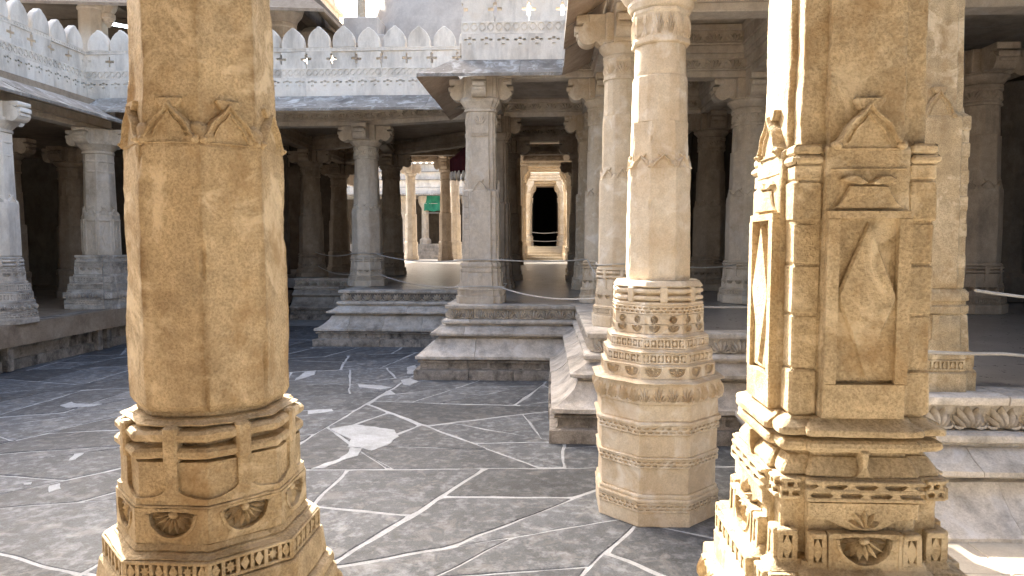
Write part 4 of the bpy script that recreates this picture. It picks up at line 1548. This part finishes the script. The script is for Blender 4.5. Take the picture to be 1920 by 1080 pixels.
def merlon_panel():
    """one panel: half crosses cut in both edges, bulb-pointed merlon on top; local x centred, base z=0"""
    w = PW / 2 - .004
    arm, ln = .036, .15
    zc = .92
    half = [(w, .0), (w, zc - ln), (w - arm, zc - ln), (w - arm, zc - arm), (w - ln, zc - arm), (w - ln, zc + arm), (w - arm, zc + arm), (w - arm, zc + ln), (w, zc + ln), (w, 1.14)]
    body = half + [(-u, v) for u, v in reversed(half)]
    mb = MB()
    mb.loft([[(u, y, v) for u, v in body] for y in (.11, -.11)])
    # merlon
    m = [(.322, 1.24), (.336, 1.34), (.328, 1.46), (.295, 1.58), (.235, 1.68), (.155, 1.765), (.075, 1.815), (.035, 1.865)]
    poly = m + [(-u, v) for u, v in reversed(m)]
    cx, cv = 0, 1.5
    rings = []
    for y, k in ((.11, .93), (.085, 1.0), (-.085, 1.0), (-.11, .93)):
        rings.append([(u * k, y, cv + (v - cv) * k) for u, v in poly])
    mb.loft(rings)
    return mb.rough(.005, 6, 1)


mer_me = merlon_panel().mesh('merlon_panel', 'white', 35)
rail_me = MB()
rail_me.box(-PW / 2, PW / 2, -.135, .135, 1.138, 1.165, .004)
rail_me.box(-PW / 2, PW / 2, -.135, .135, 1.215, 1.242, .004)
rail_me.box(-PW / 2, PW / 2, -.115, .12, 1.16, 1.22)
for k in range(7):
    u = -PW / 2 + (k + .5) * PW / 7
    rail_me.box(u - .028, u + .028, -.133, -.10, 1.163, 1.217)
rail_me = rail_me.mesh('rail', 'white', 30)
fr_me = MB()
fr_me.box(-PW / 2, PW / 2, -.15, .12, .36, .40, .005)
fr_me.box(-PW / 2, PW / 2, -.15, .12, .60, .64, .005)
fr_me.box(-PW / 2, PW / 2, -.118, .12, .39, .61)
for k in range(4):
    u = -PW / 2 + (k + .5) * PW / 4
    fr_me.relief([(u - .06, .50), (u, .43), (u + .06, .50), (u, .57)], -.11, -.148)
    fr_me.box(u + .085, u + .103, -.149, -.11, .40, .60)
    for s in (1, -1):
        fr_me.relief([(u + s * .085, .40), (u + s * .085, .465), (u + s * .03, .40)], -.11, -.145)
        fr_me.relief([(u + s * .085, .60), (u + s * .085, .535), (u + s * .03, .60)], -.11, -.145)
fr_me = fr_me.rough(.002, 20, 2).mesh('lattice_frieze', 'white', 30)
ck_me = MB()
# checker band: wall face with small square sinkings, built as a grid with holes
def holes_panel(mb, u0, u1, v0, v1, holes, y1, dep):
    us = sorted({u0, u1} | {h[0] for h in holes} | {h[1] for h in holes})
    vs = sorted({v0, v1} | {h[2] for h in holes} | {h[3] for h in holes})
    for i in range(len(us) - 1):
        for j in range(len(vs) - 1):
            a_, b_, c_, d_ = us[i], us[i + 1], vs[j], vs[j + 1]
            inh = any(h[0] <= a_ and b_ <= h[1] and h[2] <= c_ and d_ <= h[3] for h in holes)
            y = y1 + dep if inh else y1
            mb.add([(a_, y, c_), (b_, y, c_), (b_, y, d_), (a_, y, d_)], [(0, 1, 2, 3)])
            if inh:
                mb.add([(a_, y, c_), (b_, y, c_), (b_, y1, c_), (a_, y1, c_)], [(0, 1, 2, 3)])
                mb.add([(a_, y, d_), (b_, y, d_), (b_, y1, d_), (a_, y1, d_)], [(0, 1, 2, 3)])
                mb.add([(a_, y, c_), (a_, y, d_), (a_, y1, d_), (a_, y1, c_)], [(0, 1, 2, 3)])
                mb.add([(b_, y, c_), (b_, y, d_), (b_, y1, d_), (b_, y1, c_)], [(0, 1, 2, 3)])

hs = []
for c in (-PW / 4, PW / 4):
    for du, v in ((-.095, .20), (.095, .20), (0.0, .10), (0.0, .235)):
        hs.append((c + du - .036, c + du + .036, v, v + .05))
holes_panel(ck_me, -PW / 2, PW / 2, -.22, .36, hs, -.15, .06)
ck_me.box(-PW / 2, PW / 2, -.10, .13, -.22, .36)
ck_me = ck_me.mesh('checker_band', 'white', 0)


def parapet(name, label, x0, y0, x1, y1, z, parent=None):
    """wall line from (x0,y0) to (x1,y1) with the court on its right"""
    d = Vector((x1 - x0, y1 - y0, 0))
    L = d.length
    n = int(round(L / PW))
    sc = L / n / PW
    t = empty(name, (x0, y0, z), label, 'parapet', 'crenellated parapets')
    t.rotation_euler = (0, 0, math.atan2(d.y, d.x))
    for k in range(n):
        u = (k + .5) * PW * sc
        for me, nm in ((mer_me, 'merlon_panel'), (rail_me, 'rail'), (fr_me, 'lattice_frieze'), (ck_me, 'checker_band')):
            o = place(me, nm, t, (u, 0, rnd.uniform(-.004, .004)), 0, (sc, 1, 1))
            if nm == 'merlon_panel':
                o.location.y = rnd.uniform(-.01, .01)
                o.scale.z = rnd.uniform(.985, 1.02)
                o.rotation_euler = (rnd.uniform(-.02, .02), rnd.uniform(-.012, .012), 0)
    return t


parapet('parapet_wall', 'white crenellated parapet running along the back of the court', -14.05, 20.95, -1.9, 20.95, 7.57)
parapet('parapet_wall', 'white crenellated parapet along the left gallery roof, receding to the corner', -14.15, 11.9, -14.15, 20.85, 7.57)
parapet('parapet_wall', 'nearer white parapet block above the central porch', -1.95, 16.14, 1.1, 16.14, 7.36)

# ------------------------------------------------------------------ roof terrace, upper pavilion, dome and unseen shading tower
ter = empty('upper_pavilion', (0, 0, 0), 'shaded upper storey with columns and deep eaves above the back parapet', 'pavilion')
slab(ter, 'terrace', -24, -2.2, 21.3, 29.9, 7.56, 7.62, 'pale')
up = [(-15.85, 24.0), (-12.2, 24.2), (-9.35, 24.6), (-15.9, 28.5), (-9.35, 28.5), (-19.5, 24.0)]
for i, (x, y) in enumerate(up):
    mt = 'white' if i == 0 else 'pale'
    h = 1.05 if i == 0 else 0.0
    prof_loft(MB(), S8, [(.50, 7.6), (.50, 8.4), (.44, 8.5), (.42, 10.0 + h)]).build('column_shaft', mt, ter, (x, y, 0))
    prof_loft(MB(), S8, [(.44, 10.0 + h), (.46, 10.03 + h), (.46, 10.1 + h), (.42, 10.14 + h), (.42, 10.5 + h), (.46, 10.54 + h), (.46, 10.66 + h)]).build('column_band', mt, ter, (x, y, 0))
    prof_loft(MB(), ngon(20), [(.42, 10.66 + h), (.50, 10.7 + h), (.52, 10.8 + h), (.68, 11.0 + h), (.74, 11.2 + h), (.74, 11.4 + h), (.6, 11.6 + h)]).build('column_capital', mt, ter, (x, y, 0))
# scrolled strut with pendant beside the white upper column
mb = MB()
side = []
for k in range(13):
    an = -PI * .6 + k / 12 * PI * 1.2
    side.append((.52 + .26 * math.cos(an), 10.95 + .38 * math.sin(an)))
side += [(.1, 11.5), (.1, 10.6)]
mb.loft([[(x, y, z) for x, z in side] for y in (-.12, .12)])
mb.build('strut', 'white', ter, (-15.75, 23.95, .35))
prof_loft(MB(), ngon(12), [(.02, 10.12), (.07, 10.16), (.09, 10.22), (.13, 10.24), (.13, 10.30), (.17, 10.32), (.17, 10.40), (.21, 10.42), (.21, 10.56), (.14, 10.6)]).build('pendant', 'white', ter, (-15.25, 23.95, .35))
slab(ter, 'ceiling_slab', -24, -8.9, 23.8, 32, 12.2, 12.5, 'dark')
for x0, y0, x1, y1 in ((-24, 24.1, -8.9, 24.1), (-9.35, 24, -9.35, 32), (-15.9, 24, -15.9, 32), (-24, 28.5, -9, 28.5)):
    d = Vector((x1 - x0, y1 - y0, 0))
    o = MB().box(0, d.length, -.22, .22, 11.6, 12.19, .02).build('beam', 'dark', ter, (x0, y0, 0))
    o.rotation_euler = (0, 0, math.atan2(d.y, d.x))
# eaves of the pavilion
for vs in ([(-24, 23.8, 12.0), (-8.9, 23.8, 12.0), (-7.1, 22.3, 10.45), (-24, 22.3, 11.2)], [(-8.9, 23.8, 12.0), (-8.9, 32, 12.0), (-7.1, 33, 10.45), (-7.1, 22.3, 10.45)]):
    mb = MB().add(vs + [(x, y, z - .1) for x, y, z in vs], [(0, 1, 2, 3), (4, 5, 6, 7), (0, 1, 5, 4), (1, 2, 6, 5), (2, 3, 7, 6), (3, 0, 4, 7)])
    mb.build('eave', 'dim', ter, smooth=0)
slab(ter, 'back_wall', -24, -13.95, 31.5, 32, 7.62, 12.1, 'dark')
# unseen tower added and sized to shade the court, tiers stepping in
tw = empty('shade_tower', (-19.0, 32.0, 0), kind='structure')
for k in range(9):
    hw = 8.8 - k * .2
    MB().box(-hw, hw, -3.2 + k * .1, 3.2, 12.5 + k * 1.03, 13.57 + k * 1.03, .12).build('shade_tier', 'pale', tw)
    MB().box(-hw - .15, hw + .15, -3.4 + k * .1, 3.4, 13.3 + k * 1.03, 13.5 + k * 1.03, .05).build('shade_cornice', 'pale', tw)
lamp = empty('tube_light', (-15.55, 25.0, 10.88), 'glowing fluorescent tube under the upper pavilion ceiling', 'light')
MB().tube([(-.75, 0, .14), (.75, 0, -.14)], .05, 8).build('tube', 'lamp', lamp)
MB().tube([(-.8, .07, .21), (.8, .07, -.09)], .045, 4).build('fitting', 'metal', lamp)

dm = empty('roof_dome', (-4.35, 31.0, 0), 'smooth grey plastered dome behind the back parapet', 'dome')
prof = [(3.45, 10.21)] + [(3.45 * math.cos(t * PI / 2), 10.4 + 5.2 * math.sin(t * PI / 2)) for t in [k / 14 for k in range(14)]] + [(.3, 15.55), (.3, 16.0)]
prof_loft(MB(), ngon(48), prof).rough(.03, 1.2, 2).build('shell', 'dome', dm, smooth=60)
prof_loft(MB(), ngon(48), [(3.5, 10.25), (3.56, 10.3), (3.56, 10.42), (3.5, 10.46)]).build('drum_moulding', 'dome', dm)
bk = empty('roof_block', (0, 0, 0), 'stained grey masonry block on the roof between eaves and dome', 'masonry')
MB().box(-8.05, -6.6, 27.5, 29.2, 7.62, 11.85, .05).rough(.02, 2, 1).build('block', 'dome', bk)
MB().box(-7.1, -6.3, 27.2, 29.2, 7.62, 11.1, .05).rough(.02, 2, 1).build('side_block', 'dome', bk)
fp = empty('roof_finial', (0, 0, 0), 'thin cream stone shaft standing on the roof against the sky', 'finial')
prof_loft(MB(), ngon(12), [(.26, 11.8), (.22, 12.0), (.17, 12.1), (.16, 13.6), (.22, 13.7), (.1, 13.9)]).build('shaft', 'cream', fp, (-7.55, 28.5, 0))

# ------------------------------------------------------------------ far inner court seen through the hall
fc = empty('inner_court_floor', (0, 0, 0), kind='structure')
slab(fc, 'floor_slab', -30, 14, 57.05, 85, .5, 1.45, 'floor_marble')
gal = empty('far_gallery', (0, 0, 0), 'white-roofed gallery across the bright inner court', 'gallery')
for k in range(4):
    slab(gal, 'step', -16, -6.4 + .1 * k, 66 + k * .5, 72, 1.46 + k * .35, 1.46 + (k + 1) * .35, 'grey')
slab(gal, 'gallery_floor', -30, -5.0, 70, 82, 1.46, 2.85, 'grey')
slab(gal, 'back_wall', -30, -5.0, 78, 79, 2.86, 9, 'dark')
slab(gal, 'roof', -30, -5.0, 69.5, 79, 7.9, 8.5, 'white')
for k in range(3):
    slab(gal, 'roof_tier', -30, -5.0, 69.8 + k * .6, 79, 8.5 + k * .85 + .05, 9.3 + k * .85, 'white')
    slab(gal, 'roof_cornice', -30, -5.0, 69.6 + k * .6, 79, 9.3 + k * .85, 9.36 + k * .85, 'grey')
for k in range(22):
    MB().box(-.22, .22, -.1, .1, 0, .55, .1).build('roof_knob', 'white', gal, (-18 + k * .6, 71.0, 11.05))
slab(gal, 'eave', -30, -5.0, 68.6, 70, 7.72, 7.86, 'eave')
for x in (-14.6, -12.4, -10.2, -8.0):
    prof_loft(MB(), S8, [(.55, 2.85), (.55, 3.3), (.36, 3.5), (.34, 6.4), (.36, 6.5), (.62, 7.0), (.65, 7.3), (.65, 7.8)]).build('column', 'pale', gal, (x, 70.6, 0))
net = empty('green_net', (-11.3, 69.9, 6.95), 'bright green shade net hanging in the far gallery', 'net')
vs, fs = [], []
for i in range(13):
    for j in range(7):
        vs.append((-1.1 + i * .18, .12 * math.sin(i * 1.1 + j * .5) + .05 * math.sin(i * 2.7), 1.05 - j * .30 + .05 * math.sin(i * .9)))
for i in range(12):
    for j in range(6):
        fs.append((i * 7 + j, (i + 1) * 7 + j, (i + 1) * 7 + j + 1, i * 7 + j + 1))
top = len(vs)
o = MB().add(vs + [(x, y + .02, z) for x, y, z in vs], fs + [tuple(q + top for q in reversed(f)) for f in fs]).build('netting', 'green', net, smooth=60)
for zz in (1.08, .0, -.95):
    MB().tube([(-1.15, -.04, zz), (1.1, -.04, zz)], .025).build('cord', 'metal', net)

# stepped doorway at the end of the corridor
dr = empty('end_doorway', (0, 0, 0), 'dark doorway framed by nested pillars at the end of the corridor', 'doorway')
for k in range(5):
    slab(dr, 'step', -1.95, 1.65, 57.3 + k * .8, 62.5, 1.60 + k * .215, 1.60 + (k + 1) * .215 - .002, 'floor_marble')
DX = -.16
for k, (y, hw, zt) in enumerate(((56.5, 1.74, 9.15), (57.3, 1.64, 9.0), (58.1, 1.55, 8.85), (62.3, 1.34, 8.5), (62.95, 1.25, 8.3), (63.6, 1.18, 8.15))):
    zf = 1.5 + (.1 * k if k < 3 else .95)
    for s in (-1, 1):
        x = DX + s * (hw + .30)
        prof_loft(MB(), redent(.62, .86), [(.44, zf), (.44, zf + .5), (.40, zf + .55), (.42, zf + .8), (.40, zf + .85), (.40, zf + 1.1), (.34, zf + 1.16), (.30, zf + 1.2), (.29, zt - 2.2), (.31, zt - 2.15), (.31, zt - 1.6), (.36, zt - 1.5), (.40, zt - 1.1)]).rough(.012, 3, k).build('jamb_pillar', 'cream', dr, (x, y, 0))
        MB().relief([(0, zt - 1.15), (.16, zt - 1.1), (.34, zt - .95), (.40, zt - .75), (.46, zt - .6), (.60, zt - .45), (.66, zt - .25), (.66, zt - .02), (-.35, zt - .02), (-.35, zt - 1.15)], .22, -.22).build('jamb_bracket', 'cream', dr, (x, y, 0), smooth=20).scale = (-s, 1, 1)
    for q in range(3):
        MB().box(DX - 2.5 + .1 * q, DX + 2.5 - .1 * q, y - .26 - .05 * q, y + .26, zt + q * .24, zt + .22 + q * .24, .03).build('lintel', 'cream', dr)
for x0, x1 in ((-2.6, -1.35), (1.0, 2.4)):
    slab(dr, 'end_wall', x0, x1, 64, 64.6, 1.4, 8.9, 'dim')
slab(dr, 'end_wall', -1.35, 1.0, 64, 64.6, 8.1, 8.9, 'dim')
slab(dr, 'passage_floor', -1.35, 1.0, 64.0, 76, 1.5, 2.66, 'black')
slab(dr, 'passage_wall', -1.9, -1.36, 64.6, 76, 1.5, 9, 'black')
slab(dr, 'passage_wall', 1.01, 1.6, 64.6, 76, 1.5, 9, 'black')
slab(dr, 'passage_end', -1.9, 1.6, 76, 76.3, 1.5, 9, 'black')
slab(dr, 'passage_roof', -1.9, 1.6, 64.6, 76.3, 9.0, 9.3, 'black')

# ------------------------------------------------------------------ red hanging canopy
cn = empty('red_canopy', (-2.36, 21.6, 0), 'dark red cloth canopy with pale fringe hanging behind the porch pillar', 'canopy')
rings = []
for (r, z) in ((.04, 6.1), (.10, 6.03), (.35, 5.80), (.60, 5.58), (.62, 5.54), (.61, 5.18)):
    rings.append([(math.cos(2 * PI * k / 48) * r * (1 + .05 * math.sin(k * PI / 2) * (r > .3)), math.sin(2 * PI * k / 48) * r * (1 + .05 * math.sin(k * PI / 2) * (r > .3)), z) for k in range(48)])
MB().loft(rings, False).build('cloth', 'red', cn, smooth=60)
for k in range(24):
    an = 2 * PI * k / 24
    prof_loft(MB(), ngon(6), [(.02, 5.18), (.05, 5.1), (.045, 5.0), (.03, 4.95)]).build('tassel', 'pale', cn, (math.cos(an) * .61, math.sin(an) * .61, 0))
MB().tube([(0, 0, 6.3), (0, 0, 7.2)], .02).build('cord', 'metal', cn)

# ------------------------------------------------------------------ ropes
def rope(label, pts, sag, r=.016, tail=None):
    """sagging rope through the points"""
    path = []
    for i in range(len(pts) - 1):
        A, B = Vector(pts[i]), Vector(pts[i + 1])
        s = sag[i] if isinstance(sag, (list, tuple)) else sag
        for k in range(16):
            t = k / 16
            p = A.lerp(B, t)
            p.z -= 4 * s * t * (1 - t)
            path.append(p)
    path.append(Vector(pts[-1]))
    # twisted two-strand rope
    mb = MB()
    mb.tube(path, r, 6)
    o = tag(mb.build('rope', 'rope'), label, 'rope', 'barrier ropes between columns', 'thing')
    o.select_set(False)
    return o


def wrap(t_label, x, y, z, rad, n=8):
    pts = []
    for k in range(33):
        an = 2 * PI * k / 32
        c = max(abs(math.cos(an + m * PI / 4)) for m in range(4)) if n == 8 else max(abs(math.cos(an)), abs(math.sin(an)))
        pts.append((x + math.cos(an) * rad / c, y + math.sin(an) * rad / c, z + .01 * math.sin(an * 3)))
    return tag(MB().tube(pts, .016, 6).build('rope_loop', 'rope'), t_label, 'rope', 'barrier ropes between columns', 'thing')


zu, zl = 2.62, 1.95
rope('upper rope from the brown column to the pale scrolled-capital column', [(-9.45, 27.95, 2.62), (-6.2, 22.05, 2.66)], .12)
rope('lower rope from the brown column to the pale scrolled-capital column', [(-9.3, 27.85, 2.05), (-6.3, 22.0, 1.98)], .10)
rope('upper rope from the scrolled-capital column to the central square pillar', [(-5.5, 22.0, 2.66), (-1.75, 15.85, 2.62)], .14)
rope('lower rope from the scrolled-capital column to the central square pillar', [(-5.4, 21.95, 2.02), (-1.9, 15.85, 1.98)], .14)
rope('upper rope across the corridor from the square pillar to the slim column', [(-1.2, 15.85, 2.62), (.95, 16.1, 2.62)], .05)
rope('lower rope across the corridor from the square pillar to the slim column', [(-1.1, 15.8, 2.0), (.95, 12.0, 2.05)], .12)
rope('slack rope tail dangling beside the slim column on the corridor corner', [(.93, 15.9, 2.62), (1.02, 13.0, 2.3), (.96, 12.0, 2.05), (.93, 11.6, 1.66)], .05)
rope('upper rope in the right hall behind the tiered column', [(1.5, 11.6, 2.72), (4.35, 16.2, 2.5)], .10)
rope('lower rope in the right hall behind the tiered column', [(1.6, 11.6, 1.98), (4.2, 10.9, 2.05)], .05)
rope('upper rope running off the picture at right from the platform pillar', [(4.05, 6.75, 2.55), (8.0, 8.0, 2.45)], .12)
rope('lower rope running off the picture at right from the platform pillar', [(3.3, 6.45, 2.02), (4.2, 6.55, 1.98), (8.0, 7.8, 2.05)], [.01, .14])
wrap('rope loop tied round the foot of the scrolled-capital column shaft', -5.87, 22.5, 2.66, .50)
wrap('rope loop tied round the top of the central square pillar base', -1.53, 16.3, 2.61, .47, 4)
wrap('rope loop tied round the lower base of the central square pillar', -1.53, 16.3, 2.0, .56, 4)
wrap('rope loop round the slim column behind the tiered column', 1.24, 11.9, 2.64, .38)
rope('upper rope across the dark end doorway', [(-1.4, 62.4, 3.95), (1.05, 62.4, 3.95)], .1, .03)
rope('lower rope across the dark end doorway', [(-1.4, 62.4, 3.2), (1.05, 62.4, 3.2)], .08, .03)
